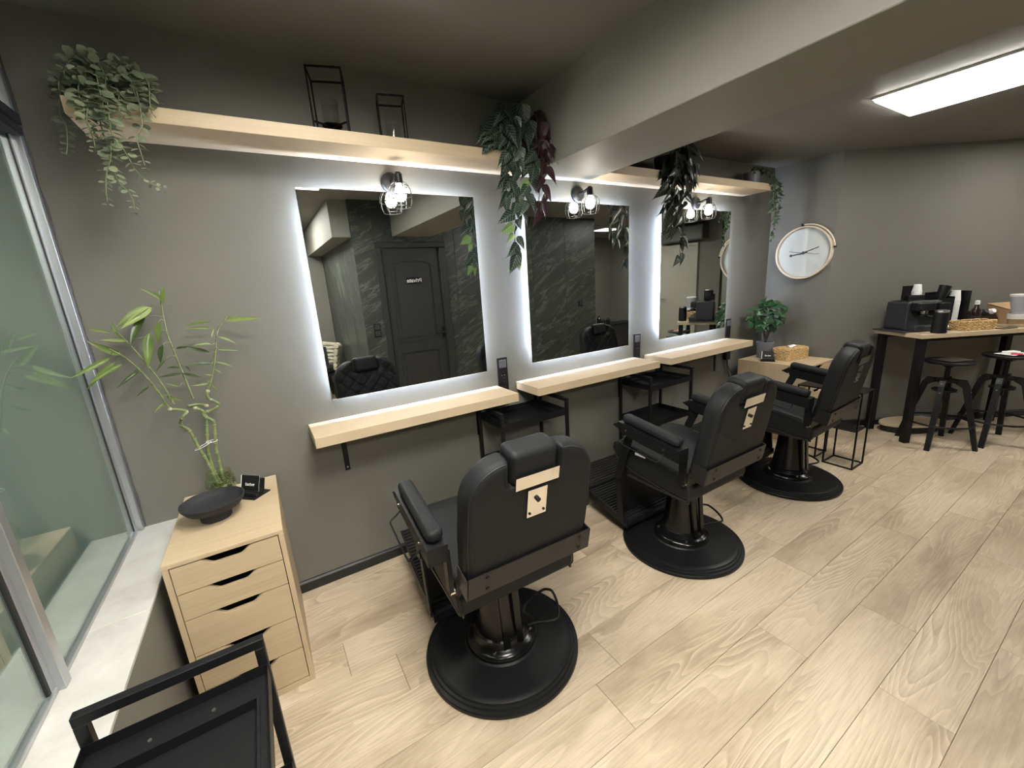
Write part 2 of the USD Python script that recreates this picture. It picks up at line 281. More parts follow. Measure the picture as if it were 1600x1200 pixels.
def leafmat(name, col, col2, rough=.4, stripes=None, trans=.25):
    n = {'g': ('geometry', {}), 'n': ('noise_texture', dict(scale=14., detail=2.)), 'r': ('rgb_ramp', dict(ramp=[(.3, col), (.7, col2)])), 'p': ('principled_bsdf', dict(roughness=rough)),
         'tl': ('translucent_bsdf', dict(color=tuple(min(1, c*1.3) for c in col2))), 'm': ('mix_closure', dict(fac=trans))}
    l = [('g.position', 'n.vector'), ('n.fac', 'r.fac'), ('p.BSDF', 'm.closure1'), ('tl.BSDF', 'm.closure2')]
    if stripes:     # herringbone veins in the leaf's own coordinates: y along the midrib, x across
        freq, vein, amount = stripes
        n |= {'tc': ('texture_coordinate', {}), 'sx': ('separate_xyz', {}), 'ab': ('math', dict(math_type='absolute')), 'k': ('math', dict(math_type='multiply', value2=-1.1)), 'ad': ('math', dict(math_type='add')),
              'fq': ('math', dict(math_type='multiply', value2=freq)), 'sn': ('math', dict(math_type='sine')), 'sr': ('rgb_ramp', dict(ramp=[(.45, (0,)*3), (.8, (amount,)*3)])), 'mx': ('mix', dict(color2=vein)),
              'md': ('rgb_ramp', dict(ramp=[(.0, (amount,)*3), (.0012, (0,)*3)])), 'mx2': ('mix', dict(color2=vein))}
        l += [('tc.object', 'sx.vector'), ('sx.x', 'ab.value1'), ('ab.value', 'k.value1'), ('k.value', 'ad.value1'), ('sx.y', 'ad.value2'), ('ad.value', 'fq.value1'), ('fq.value', 'sn.value1'), ('sn.value', 'sr.fac'),
              ('sr.color', 'mx.fac'), ('r.color', 'mx.color1'), ('ab.value', 'md.fac'), ('md.color', 'mx2.fac'), ('mx.color', 'mx2.color1'), ('mx2.color', 'p.base_color')]
    else: l += [('r.color', 'p.base_color')]
    mat(name, n, l, surface='m.closure')
leafmat('leaf_bamboo', (.085, .14, .035), (.21, .28, .075), .35); leafmat('leaf_bamboo_dark', (.035, .06, .02), (.075, .115, .035), .35); leafmat('leaf_bamboo_pale', (.24, .31, .10), (.36, .43, .17), .35)
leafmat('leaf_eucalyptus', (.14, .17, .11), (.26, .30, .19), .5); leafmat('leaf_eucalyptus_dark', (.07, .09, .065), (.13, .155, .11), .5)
leafmat('leaf_striped', (.009, .020, .013), (.016, .031, .020), .34, (430., (.17, .22, .18), .5), .1); leafmat('leaf_striped_light', (.08, .17, .04), (.15, .27, .07), .34, (430., (.36, .45, .25), .5), .2)
leafmat('leaf_dark', (.014, .022, .014), (.026, .036, .024), .3, (430., (.12, .14, .11), .5), .1); leafmat('leaf_purple', (.017, .008, .010), (.034, .014, .018), .35, (430., (.14, .07, .085), .4), .12)
leafmat('leaf_pothos', (.03, .055, .025), (.07, .12, .055), .35); leafmat('leaf_ficus', (.02, .06, .025), (.05, .13, .05), .3); leafmat('leaf_ficus_pale', (.16, .26, .16), (.28, .38, .26), .35)
mat('bamboo_stem', {'g': ('geometry', {}), 'n': ('noise_texture', dict(scale=40.)), 'r': ('rgb_ramp', dict(ramp=[(.3, (.10, .135, .045)), (.7, (.22, .26, .10))])), 'p': ('principled_bsdf', dict(roughness=.4))}, [('g.position', 'n.vector'), ('n.fac', 'r.fac'), ('r.color', 'p.base_color')])
plain('stem_scar', (.30, .30, .18), .6); plain('root_pale', (.40, .38, .20), .6)
mat('wicker', {'g': ('geometry', {}), 'n': ('noise_texture', dict(scale=90., detail=3.)), 'r': ('rgb_ramp', dict(ramp=[(.3, (.30, .17, .06)), (.55, (.58, .39, .17)), (.75, (.70, .53, .28))])), 'b': ('bump', dict(strength=.5, distance=.004)), 'p': ('principled_bsdf', dict(roughness=.6))},
    [('g.position', 'n.vector'), ('n.fac', 'r.fac'), ('r.color', 'p.base_color'), ('n.fac', 'b.height'), ('b.normal', 'p.normal')])
emit('panel_left_unseen', PANEL_COL, PANEL_L); emit('panel_fill', PANEL_COL, PANEL_L*1.6); emit('panel_right', PANEL_COL, PANEL_R); emit('panel_far', PANEL_COL, PANEL_FAR); emit('led_strip', STRIP_COL, STRIP); emit('bulb_glow', BULB_COL, BULB); emit('outside_fill', (.9, 1., .95), OUTSIDE_FILL)

# ------------------------------------------------------------------ the room shell
CL, CR = 2.55, 2.43                 # ceiling heights left and right of the beam
GX = -.846                          # plane of the window
wl = struct('wall_front'); obj('plaster', box(-.873, 0, -.05, 4.25, .12, 2.75), 'wall_paint', wl)
A0, DC = np.array([4.113, -.54]), np.array([.8526, -.5225])
K2 = A0+DC*3.75
sobj('wall_right', mv(extrude(Polygon([(4.113, .12), (4.113, -.54), (4.26, -.5), (4.26, .12)]), 2.8), 0, 0, -.05), 'wall_paint', label='short grey end wall behind the clock')
nC = np.array([.5225, .8526])
sobj('wall_angled', mv(extrude(Polygon([A0, K2, K2+nC*.15, A0+nC*.15+DC*.05]), 2.8), 0, 0, -.05), 'wall_paint', label='grey wall running away behind the bar table')
sobj('wall_end', box(7.2, -5.5, -.05, 7.35, -2.5, 2.8), 'wall_paint')
sobj('wall_rear_left', box(-1.0, -5.45, -.05, .81, -5.3, 2.8), 'wall_paint'); sobj('wall_rear_right', box(4.44, -5.45, -.05, 7.35, -5.3, 2.8), 'wall_paint')
# block behind the marble: closed-off back room
wr = struct('wall_rear'); obj('core', [box(.82, -5.3, -.05, 1.0, -2.89, 2.8), box(1.9, -5.3, -.05, 4.44, -2.89, 2.8), box(1.0, -5.3, 2.0, 1.9, -2.89, 2.8), box(1.0, -5.3, -.05, 1.9, -2.95, 2.1)], 'wall_paint', wr)
xs = [.82, 1.045]; mi = 0
def panel(x0, x1, z0=0, z1=2.58):
    global mi; obj('panel', box(x0+.001, -2.89, z0, x1-.001, -2.873, z1, .002), f'marble_{mi % 3+1}', wr); mi += 1
panel(.81, 1.045); panel(1.045, 1.895, 2.095)
for a, b in ((1.895, 2.04), (2.04, 2.64), (2.64, 3.24), (3.24, 3.84), (3.84, 4.44)): panel(a, b)
for k in range(4): obj('panel', box(.81, -2.875-.6*k-.6, 0, .82, -2.875-.6*k-.002, 2.58, .002), 'marble_side', wr)
sobj('ceiling', [box(-1.0, -5.45, CL, 1.30, .12, CL+.1), box(1.70, -5.45, CR, 7.35, .12, CR+.1)], 'ceiling_paint')
sobj('ceiling_beam', box(1.262, -2.89, 2.159, 1.743, .02, 2.6, .003), 'beam_paint', label='deep grey ceiling beam crossing above the second mirror')
sobj('ceiling_beam', box(.611, -5.32, 2.159, .812, -2.93, 2.6, .003), 'beam_paint', label='boxed-in duct running along the marble corner')
# floor of laid planks
fl = struct('floor', 'light oak laminate floor'); obj('subfloor', box(-1.0, -5.45, -.06, 7.35, .12, -.0085), 'rubber_black', fl)
rng = random.Random(3); W = .2005; row0 = -1.878
known = {-1: 1.465, 1: 1.39, 0: 3.17, 2: .62, -2: .75, 3: 2.05}
for r in range(-17, 10):
    y0 = row0+W*r; y1 = y0+W
    if y1 < -5.3 or y0 > -.0: continue
    y1 = min(y1, -.001); j = known.get(r, rng.uniform(0, 1.29)); x = j-1.292*math.ceil((j+.70)/1.292)
    while x < 7.2:
        a, b = max(x, -.705), min(x+1.292, 7.2); mt = f'floor_oak_{rng.randint(1, 8)}'; x += 1.292
        if b-a < .02: continue
        if y1 <= -2.88:
            if a > .8 and b < 4.45: continue
            if a < .8 < b: b = .812
            elif a < 4.44 < b: a = 4.44
        obj('plank', box(a+.0005, y0+.0005, -.0085, b-.0005, y1-.0005, 0, .0012), mt, fl, smooth=False)
# sill wall and tiles under the window
sobj('wall_left', [box(-1.0, -5.45, -.05, -.703, .0, .594)], 'wall_paint', label='low grey wall under the window sill')
sobj('wall_left_rear', box(-1.0, -5.45, .594, -.80, -3.0, 2.8), 'wall_paint')
ws = struct('trim_1', 'white tiled window sill'); obj('grout', box(-1.0, -3.0, .594, -.704, 0, .6055), 'grout', ws)
ys = [-.002, -.668, -1.335, -2.0, -2.67, -3.0]
for a, b in zip(ys, ys[1:]): obj('tile', box(-.86, b+.0015, .596, -.700, a-.0015, .607, .001), 'sill_tile', ws)
for a, b in zip(ys, ys[1:]): obj('tile', box(-1.0, b+.0015, .596, -.864, a-.0015, .607, .001), 'sill_tile', ws)
wn = struct('window_1', 'aluminium framed glass partition')
obj('post', [box(-.872, -.034, .607, -.826, -.0005, 2.55, .002), box(-.860, -.05, .607, -.846, -.034, 2.55, .001)], 'aluminium', wn)
obj('mullion', [box(-.874, -.897, .607, -.828, -.865, 2.55, .002), box(-.862, -.915, .607, -.846, -.897, 2.55, .001), box(-.862, -.865, .607, -.846, -.853, 2.55, .001)], 'aluminium', wn)
obj('gasket', [box(-.858, -.925, .607, -.848, -.915, 2.5), box(-.858, -.853, .607, -.848, -.847, 2.5), box(-.856, -.057, .607, -.850, -.0505, 2.5)], 'rubber_black', wn)
obj('post', [box(-.876, -2.32, .607, -.826, -2.28, 2.55, .002)], 'aluminium', wn); obj('post', [box(-.876, -3.0, .607, -.826, -2.96, 2.55, .002)], 'aluminium', wn)
obj('bottom_rail', [box(-.866, -2.96, .607, -.842, -.05, .622, .002)], 'aluminium', wn)
obj('transom', [box(-.885, -.86, 2.135, -.815, -.034, 2.165, .004), box(-.882, -.86, 2.168, -.812, -.034, 2.205, .004)], 'black_plastic', wn, label='dark transom bar across the glass partition')
obj('top_rail', box(-.872, -2.96, 2.51, -.830, -.034, 2.55, .002), 'aluminium', wn)
for a, b, z0, z1 in ((-.858, -.045, .612, 2.14), (-.858, -.045, 2.2, 2.515), (-2.29, -.92, .612, 2.515), (-2.97, -2.31, .612, 2.515)): obj('pane', box(-.8545, a, z0, -.8515, b, z1), 'window_glass', wn)
obj('sealant', [tube(smoothpath([(-.826, -.003, z) for z in np.linspace(.61, 2.5, 30)]+np.c_[np.random.default_rng(5).normal(0, .0016, (30, 2)), np.zeros(30)], 90), .005, 6)], 'plaster_rough', wn)
sobj('wall_outside', [box(-2.2, -5.4, -.1, -2.1, .3, 2.8), box(-2.2, 0, -.1, -.874, .12, 2.8), box(-2.2, -5.5, -.1, -1.0, -5.4, 2.8), box(-2.2, -5.4, 2.7, -1.0, .3, 2.8), box(-2.2, -5.4, -.1, -1.0, .3, 0)], 'outside_paint', label='plain corridor shell added beyond the glass to give its grey-green tone')  # added walls beyond the glass, lit to give it a grey-green tone
# baseboards
def skirting(name, x0, y0, x1, y1, back=(0, 1)):
    d = np.array([x1-x0, y1-y0]); L = np.linalg.norm(d); d /= L; n = np.array([d[1], -d[0]])
    P = Polygon([(0, 0), (.013, 0), (.013, .052), (.006, .062), (0, .064)])
    m = xf(extrude(P, L), M4(x=(n[0], n[1], 0), y=(0, 0, 1), z=(d[0], d[1], 0), o=(x0, y0, 0))); 
    if m.volume < 0: m.invert()
    sobj(name, m, 'baseboard_black')
skirting('baseboard_front', -.70, 0, 4.113, 0); skirting('baseboard_right', 4.113, -.013, 4.113, -.54); skirting('baseboard_angled', *A0, *K2)
# toilet door in the marble wall
dr = struct('door_1', 'dark grey panelled door with arched top panel')
obj('frame', [box(1.035, -2.90, 0, 1.103, -2.85, 2.035, .006), box(1.815, -2.90, 0, 1.905, -2.85, 2.035, .006), box(1.035, -2.90, 2.035, 1.905, -2.85, 2.10, .006)], 'door_paint', dr)
leaf = [box(1.10, -2.93, .004, 1.815, -2.885, 2.036)]
def ring(poly, w=.022, h=.012):
    return xf(extrude(poly.difference(poly.buffer(-w)), h), M4(x=(1, 0, 0), y=(0, 0, 1), z=(0, 1, 0), o=(0, -2.885, 0)))
arch = Polygon([(1.20, .92), (1.72, .92), (1.72, 1.83)]+[(1.46+.26*math.cos(t), 1.83+.075*math.sin(t)) for t in np.linspace(0, math.pi, 24)]+[(1.20, 1.83)])
low = sbox(1.20, .18, 1.72, .80)
for pl in (arch, low):
    q = ring(pl); q.fix_normals(); leaf.append(q); q = xf(extrude(pl.buffer(-.05), .008), M4(x=(1, 0, 0), y=(0, 0, 1), z=(0, 1, 0), o=(0, -2.885, 0))); q.fix_normals(); leaf.append(q)
obj('leaf', leaf, 'door_paint', dr)
obj('handle', [box(1.765, -2.885, .91, 1.80, -2.875, 1.06, .004), cyl((1.782, -2.88, .985), (1.782, -2.835, .985), .009), tube(smoothpath([(1.79, -2.835, .985), (1.72, -2.833, .985), (1.66, -2.835, .983)], 12), .009, 10)], 'metal_black', dr)
sp = obj('sign', box(1.375, -2.872, 1.615, 1.555, -2.866, 1.69, .002), 'black_plastic', dr)
obj('lettering', text('Private', .042, .001, M4(x=(-1, 0, 0), y=(0, 0, 1), z=(0, 1, 0), o=(1.465, -2.866, 1.652)), True), 'white_paper', dr)
d2 = struct('door_2', 'pale flush door in the far end wall')
obj('leaf', box(7.165, -3.82, .004, 7.199, -3.0, 2.04, .003), 'light_panel_wall', d2); obj('frame', [box(7.16, -3.87, 0, 7.2, -3.82, 2.04, .003), box(7.16, -3.87, 2.04, 7.2, -2.95, 2.09, .003), box(7.16, -3.0, 0, 7.2, -2.95, 2.04, .003)], 'light_panel_wall', d2)
obj('handle', [cyl((7.17, -3.75, 1.02), (7.12, -3.75, 1.02), .009), cyl((7.12, -3.76, 1.02), (7.12, -3.64, 1.02), .008)], 'steel_brushed', d2)

# ------------------------------------------------------------------ ceiling lights
def led_panel(x0, y0, x1, y1, z, m, label, drop=.009, deep=.011):
    t = thing('ceiling_light', label, 'ceiling light', ((x0+x1)/2, (y0+y1)/2, z)); hx, hy = (x1-x0)/2, (y1-y0)/2
    obj('frame', [box(-hx, -hy, -deep, -hx+.012, hy, 0), box(hx-.012, -hy, -deep, hx, hy, 0), box(-hx+.012, -hy, -deep, hx-.012, -hy+.012, 0), box(-hx+.012, hy-.012, -deep, hx-.012, hy, 0)], 'white_plastic', t)
    obj('diffuser', box(-hx+.012, -hy+.012, -drop, hx-.012, hy-.012, -.003), m, t)
led_panel(2.93, -1.70, 3.50, -1.10, CR, 'panel_right', 'bright square LED ceiling panel to the right of the beam', .024)
led_panel(-.20, -1.42, .40, -.82, CL, 'panel_left_unseen', 'out-of-view LED ceiling panel left of the beam, lighting the first chair and the shelf', deep=.065)  # out of view; frame deepened to keep its light off the upper wall
led_panel(5.5, -4.15, 5.95, -3.72, CR, 'panel_far', 'square ceiling panel light seen only in the second mirror')
led_panel(-.3, -4.3, .3, -3.7, CL, 'panel_far', 'unseen LED ceiling panel in the rear waiting corner, lighting the boxed-in duct')  # out of view, placed to light the duct side and rear corner

led_panel(-.15, -2.25, .45, -1.65, CL, 'panel_fill', 'added ceiling fill panel above the middle of the left half of the room', deep=.065)  # added fill for low wall and chairs; deep frame shades the upper wall
led_panel(4.74, -2.25, 5.06, -1.65, CR, 'panel_right', 'narrow ceiling fill panel added in front of the bar table')  # added fill, out of view, brightens the angled wall and right-hand floor
led_panel(-1.9, -4.6, -1.45, -4.15, 2.70, 'outside_fill', 'small ceiling fill light added beyond the glass to brighten it')  # added to light the corridor shell and so brighten the window
# ------------------------------------------------------------------ back-lit mirrors
MX = [0.0, 1.2358, 2.4859]; MW, MH, MZ = .897, .9991, 1.0225
mnames = ['first large back-lit mirror, nearest the window, reflecting the dark door', 'middle back-lit mirror reflecting the marble wall', 'third back-lit mirror, nearest the clock, reflecting the bar table']
mirror0 = None
for i, x in enumerate(MX):
    if mirror0: dup(mirror0, (x, 0, MZ), 0, mnames[i]); continue
    t = mirror0 = thing('mirror', mnames[i], 'mirror', (x, 0, MZ), 0, 'back-lit mirrors')
    obj('glass', box(0, -.040, 0, MW, -.034, MH, .0015), 'mirror_glass', t, smooth=False)
    obj('backing', box(.09, -.034, .09, MW-.09, -.0005, MH-.09), 'white_plastic', t)
    i0, i1 = .062, .072
    P = sbox(i0, i0, MW-i0, MH-i0).difference(sbox(i1, i1, MW-i1, MH-i1))
    q = xf(extrude(P, .016), M4(x=(1, 0, 0), y=(0, 0, 1), z=(0, -1, 0), o=(0, -.012, 0))); q.fix_normals()
    obj('led_strip', q, 'led_strip', t, smooth=False)

# ------------------------------------------------------------------ desk shelves under the mirrors
DX = [(-.1246, 1.1029), (1.1227, 1.1063), (2.3535, 1.1206)]
dl = ['narrow oak desk shelf under the first mirror, nearest the window', 'narrow oak desk shelf under the middle mirror', 'narrow oak desk shelf under the third mirror beside the far cabinet']
for (x, L), lab in zip(DX, dl):
    t = thing('desk_shelf', lab, 'shelf', (x, 0, .9114), 0, 'desk shelves under the mirrors')
    obj('board', box(0, -.2592, -.0501, L, -.0005, 0, .0012), 'shelf_oak_x', t, smooth=False)
    for bx in ((.135, L-.165)):
        obj('bracket', [box(bx, -.006, -.295, bx+.026, -.0005, -.0505, .001), box(bx, -.21, -.0555, bx+.026, -.0005, -.0505, .001)], 'metal_black', t)
        obj('screw', cyl((bx+.013, -.006, -.275), (bx+.013, -.009, -.275), .004, 10), 'steel_brushed', t)
# high shelf, cut by the beam
for nm, x0, x1, lab in (('wall_shelf', -.6537, 1.2615, 'long oak wall shelf holding the lanterns, left of the beam'), ('wall_shelf', 1.7435, 3.597, 'oak wall shelf right of the beam holding a trailing plant')):
    t = thing(nm, lab, 'shelf', (x0, 0, 2.2091), 0, 'high wall shelves')
    obj('board', box(0, -.2453, -.0514, x1-x0, -.0005, 0, .0012), 'shelf_oak_x', t, smooth=False)

# ------------------------------------------------------------------ caged wall lamps
def lamp_parts(t):
    obj('wall_plate', lathe([(0, 0), (.05, 0), (.05, .012), (.044, .02), (.03, .024), (0, .025)], 32), 'metal_black', t, mtx=M4(x=(1, 0, 0), y=(0, 0, 1), z=(0, -1, 0), o=(0, -.0005, .05)))
    obj('arm', [tube(smoothpath([(0, -.02, .05), (0, -.06, .052), (.003, -.1, .062), (.004, -.118, .06)], 16), .009, 10)], 'metal_black', t)
    obj('socket', lathe([(0, .075), (.012, .075), (.019, .066), (.021, .03), (.019, .022), (0, .022)], 24, (.004, -.12, 0)), 'metal_black', t)
    obj('bulb', lathe([(0, -.060), (.014, -.058), (.026, -.048), (.031, -.032), (.029, -.014), (.019, .008), (.012, .022), (0, .022)], 24, (.004, -.12, 0)), 'bulb_glow', t)
    cg = []
    prof = [(.021, .03), (.044, .012), (.057, -.018), (.057, -.050), (.045, -.085)]
    pts = smoothpath(np.array([(a, 0, b) for a, b in prof]), 14)
    for k in range(8):
        a = k*math.pi/4; cg.append(tube(np.c_[pts[:, 0]*math.cos(a)+.004, pts[:, 0]*math.sin(a)-.12, pts[:, 2]], .0017, 5))
    for r, z in ((.0578, -.033), (.0455, -.085), (.045, .010)):
        cg.append(tube([(r*math.cos(a)+.004, r*math.sin(a)-.12, z) for a in np.linspace(0, 2*np.pi, 30)[:-1]], .0018, 5, True))
    obj('cage', cg, 'metal_black', t)
ll = ['caged wall lamp over the first mirror', 'caged wall lamp over the middle mirror below the beam', 'caged wall lamp over the third mirror']
lamp0 = None
for (x, z), lab in zip(((.450, 2.022), (1.687, 2.03), (2.935, 2.025)), ll):
    if lamp0: dup(lamp0, (x, 0, z), 0, lab); continue
    lamp0 = thing('wall_lamp', lab, 'wall lamp', (x, 0, z), 0, 'caged wall lamps'); lamp_parts(lamp0)
# triple sockets
def socket_parts(t):
    obj('frame', box(-.037, -.009, -.115, .037, -.0005, .115, .002), 'black_plastic', t)
    obj('switch', box(-.026, -.0125, .048, .026, -.009, .100, .002), 'grey_plastic', t)
    for z in (0, -.074):
        o = obj('outlet', [xf(extrude(sbox(-.027, -.027, .027, .027).difference(Point(0, 0).buffer(.0195)), .003), M4(x=(1, 0, 0), y=(0, 0, 1), z=(0, -1, 0), o=(0, -.009, z))), cyl((0, -.0085, z), (0, -.0093, z), .0195, 24)], 'black_plastic', t, smooth=20)
        obj('contact', [cyl((s*.0095, -.0094, z), (s*.0095, -.0100, z), .003, 10) for s in (-1, 1)]+[box(-.003, -.0118, z+.0185, .003, -.009, z+.021), box(-.003, -.0118, z-.021, .003, -.009, z-.0185)], 'steel_brushed', o)
sl = ['black triple socket plate between the first and second mirrors', 'black triple socket plate between the second and third mirrors', 'black triple socket plate right of the third mirror with cables below']
sock0 = None
for (x, z), lab in zip(((1.026, .972), (2.264, .980), (3.500, .975)), sl):
    if sock0: dup(sock0, (x, 0, z), 0, lab); continue
    sock0 = thing('power_socket', lab, 'power socket', (x, 0, z), 0, 'triple socket plates'); socket_parts(sock0)
t = thing('power_strip', 'black cable outlet box low on the wall below the third desk shelf', 'power outlet', (3.485, 0, .755)); obj('housing', rbox(-.035, -.035, -.05, .035, -.0005, .05, .006), 'black_plastic', t)
for k, (x, z) in enumerate(((3.478, .705), (3.492, .705))):
    t = thing('cable', ['thin black power cable hanging lower beside the far cabinet', 'thin black power cable hanging higher beside the far cabinet'][k], 'cable', (x, -.02, z))
    obj('cord', tube(smoothpath([(0, 0, 0), (.0, -.004, -.03), (.03, -.005, -.09-.02*(1-k)), (.075, -.005, -.145-.045*(1-k)), (.10+.0*k, -.004, -.165-.05*(1-k)), (.1, .0, -.3)], 40), .0035, 8), 'cable_black', t)

# ------------------------------------------------------------------ barber chairs
def make_chair(label, loc, yaw, tag=False):
    t = thing('barber_chair', label, 'barber chair', loc, yaw, 'black barber chairs')
    obj('base_disc', lathe([(0, 0), (.326, 0), (.33, .004), (.33, .016), (.327, .021), (.314, .0225), (.311, .029), (.301, .0305), (.298, .0375), (.288, .041), (.276, .043), (.162, .051), (.155, .057), (.15, .057), (0, .057)], 96), 'metal_black', t, label='wide round black floor base')
    obj('base_collar', lathe([(.152, .055), (.150, .068), (.142, .078), (.132, .082), (.122, .088), (.116, .10), (.112, .112), (.104, .118), (0, .118)], 72), 'metal_black_gloss', t)
    col = [lathe([(.110, .085), (.104, .12), (.092, .20), (.080, .30), (.072, .40), (.070, .43), (0, .43)], 72)]
    for s in (-1, 1): col.append(hull([(s*.03+dx, -.075-(.03 if z < .2 else 0)+dy, z) for dx in (-.014, .014) for dy in (-.012, .0) for z in (.09, .40)]))
    obj('column', col, 'metal_black_gloss', t)
    obj('pump_lever', [tube(smoothpath([(.10, -.02, .10), (.15, .03, .115), (.255, .045, .125), (.285, .02, .122), (.235, -.10, .112), (.215, -.115, .108), (.13, -.075, .10), (.09, -.06, .095)], 60), .006, 8)], 'metal_black', t)
    obj('base_bolt', [cyl((.128*math.cos(a), .128*math.sin(a), .080), (.128*math.cos(a), .128*math.sin(a), .092), .008, 12) for a in (-.6, -2.3, .9, 2.4)], 'chrome', t)
    # under-seat frame
    side = Polygon([(-.205, .418), (-.19, .418), (.19, .445), (.23, .48), (.23, .50), (-.16, .50), (-.205, .50)])
    fr = [box(-.244, -.20, .425, .244, -.192, .55, .001)]
    for x in (-.236, .230):
        q = xf(extrude(side, .006), M4(x=(0, 1, 0), y=(0, 0, 1), z=(1, 0, 0), o=(x, 0, 0))); fr.append(q)
    fr.append(box(-.244, -.19, .42, .244, .19, .432)); fr.append(box(-.12, -.12, .40, .12, .12, .425, .004))
    obj('seat_frame', fr, 'metal_satin', t)
    # seat cushion: profile in y, z; swells upward at the front
    sp = softpoly([(-.212, .425), (-.10, .428), (.16, .462), (.27, .505), (.31, .56), (.295, .605), (.20, .618), (0, .590), (-.15, .565), (-.212, .50)], .02)
    q = pillow(sp, .2475, .024, 150, .03); obj('seat', xf(q, M4(x=(0, 1, 0), y=(0, 0, 1), z=(1, 0, 0), o=(0, 0, 0))), 'leather_black', t, smooth=40)
    so = outline(sp.buffer(-.004), 90)
    for s in (-1, 1): obj('piping', tube(np.c_[np.full(90, s*.2425), so], .0028, 5, True), 'leather_seam', t)
    if tag: obj('tag', box(-.2505, .06, .575, -.246, .13, .589, .001), 'white_paper', t, label='small white label on the seat side')
    # backrest
    tilt = math.atan2(.072, .38); U = np.array([0, -math.sin(tilt), math.cos(tilt)]); Nf = np.array([0, math.cos(tilt), math.sin(tilt)]); O = np.array([.006, -.228, .56]); MB = M4(x=(1, 0, 0), y=U, z=-Nf, o=O)
    MB2 = M4(x=(1, 0, 0), y=U, z=Nf, o=O)
    bp = Polygon([(-.243, 0), (.243, 0), (.246, .20), (.242, .33)]+[(.242-.135+.135*math.cos(a), .345+.135*math.sin(a)) for a in np.linspace(0, math.pi/2, 10)]+[(.094, .485), (.094, .385), (-.094, .385), (-.094, .485)]+[(-.242+.135+.135*math.cos(a), .345+.135*math.sin(a)) for a in np.linspace(math.pi/2, math.pi, 10)]+[(-.242, .33), (-.246, .20)])
    bp = bp.buffer(-.012, quad_segs=6).buffer(.024, quad_segs=6).buffer(-.012, quad_segs=6)
    def quilt(u, v):
        a, b = (u*1.0+v*1.0)/.105, (u-v)/.105; da = np.abs(a-np.round(a)); db = np.abs(b-np.round(b))
        g = np.exp(-(da/.075)**2)+np.exp(-(db/.075)**2); return -.0065*np.minimum(g, 1.2)+.003
    back = pillow(bp, .046, .030, 240, .0095, front=quilt)
    obj('backrest', xf(back, MB2), 'leather_black', t, smooth=40)
    bo = outline(bp.buffer(-.010), 200)
    obj('piping', tube((np.c_[bo, np.full(200, -.0375)])@np.array([[1, 0, 0], U, Nf])+O, .0026, 5, True), 'leather_seam', t)
    # headrest in the notch
    hp = rpoly(-.0875, .365, .0875, .487, .022); hd = pillow(hp, .052, .028, 110, .02)
    hdp = obj('headrest', mv(xf(hd, MB2), 0, .006, .012), 'leather_black', t, smooth=40)
    lo = lambda u, v, w: O+u*np.array([1, 0, 0])+v*U+w*Nf
    pl = lambda x0, v0, x1, v1, w, th: hull([lo(a, b, c) for a in (x0, x1) for b in (v0, v1) for c in (w, w-th)])
    obj('headrest_plate', pl(-.080, .374, .082, .420, -.053, .003), 'chrome', hdp, smooth=False, label='polished plate on the back of the headrest')
    pb = obj('back_plate', pl(-.031, .248, .043, .356, -.0485, .003), 'chrome', t, smooth=False, label='polished plate screwed to the back')
    obj('knob', [cyl(lo(.006, .315, -.05), lo(.006, .315, -.060), .008, 16)]+[cyl(lo(x, .264, -.05), lo(x, .264, -.054), .0045, 10) for x in (-.021, .033)], 'metal_black', pb)
    # steel band round the bottom of the back
    b0, b1 = .000, .088; w0 = -.053
    band = [hull([lo(a, b, c) for a in (-.243, .249) for b in (b0, b1) for c in (w0, w0-.004)])]
    for s, x in ((-1, -.246), (1, .249)):
        band.append(hull([lo(x, b, c) for b in (b0, b1) for c in (w0-.004, .02)]+[lo(x+s*.004, b, c) for b in (b0, b1) for c in (w0-.004, .02)]))
        band.append(hull([lo(x+d, b, c) for d in (0, s*.004) for b in (b0, b0+.04) for c in (.02,)]+[np.array([x+.0+d, y, z]) for d in (0, s*.004) for y in (-.20, -.175) for z in (.515, .545)]))
    bnd = obj('back_band', band, 'metal_satin', t, smooth=False)
    for x in (-.175, .205):
        for v in (.02, .068): obj('bolt', cyl(lo(x, v, w0-.004), lo(x, v, w0-.008), .0065, 12), 'metal_black', bnd)
    obj('pivot', [cyl((s*.247, -.19, .53), (s*.266, -.19, .53), .011, 14) for s in (-1, 1)], 'chrome', t)
    # arms
    for s in (-1, 1):
        ap = rpoly(-.195, -.030, .165, .030, .024); pad = pillow(ap, .022, .018, 90, .03)
        sl = math.atan2(.05, .38); MA = M4(x=(0, math.cos(sl), math.sin(sl)), y=(-1, 0, 0), z=(0, -math.sin(sl), math.cos(sl)), o=(s*.293, 0, .755))
        obj('arm_pad', mv(xf(pad, MA), 0, 0, .0225), 'leather_black', t, smooth=40)
        z0 = lambda y: .755+(y)*.05/.38
        obj('arm_bracket', [hull([(s*.297+dx, y, z0(y)-dz) for dx in (-.036, .036) for y, dz in ((-.208, .0), (-.208, .062), (.175, .0), (.15, .062))]),
                            hull([(s*.297+dx, y, z) for dx in (-.036, .036) for y, z in ((.17, .775), (.17, .735), (.215, .752))])], 'metal_black', t, smooth=False)
        obj('arm_post', [hull([(s*x+dx, y, z) for dx in (-.004, .004) for x, y, z in ((.285, .10, .73), (.285, .155, .73), (.250, .235, .39), (.250, .285, .37))])], 'metal_black', t, smooth=False)
        obj('arm_rear_post', hull([(s*.262+dx, y, z) for dx in (-.008, .008) for y, z in ((-.20, .70), (-.165, .70), (-.20, .53), (-.165, .53))]), 'metal_black', t, smooth=False)
        obj('towel_rail', tube(smoothpath([(s*.330, .12, .715), (s*.352, .121, .695), (s*.375, .115, .682), (s*.376, 0, .668), (s*.372, -.115, .652), (s*.35, -.121, .668), (s*.330, -.12, .685)], 50), .0032, 8), 'metal_black', t)
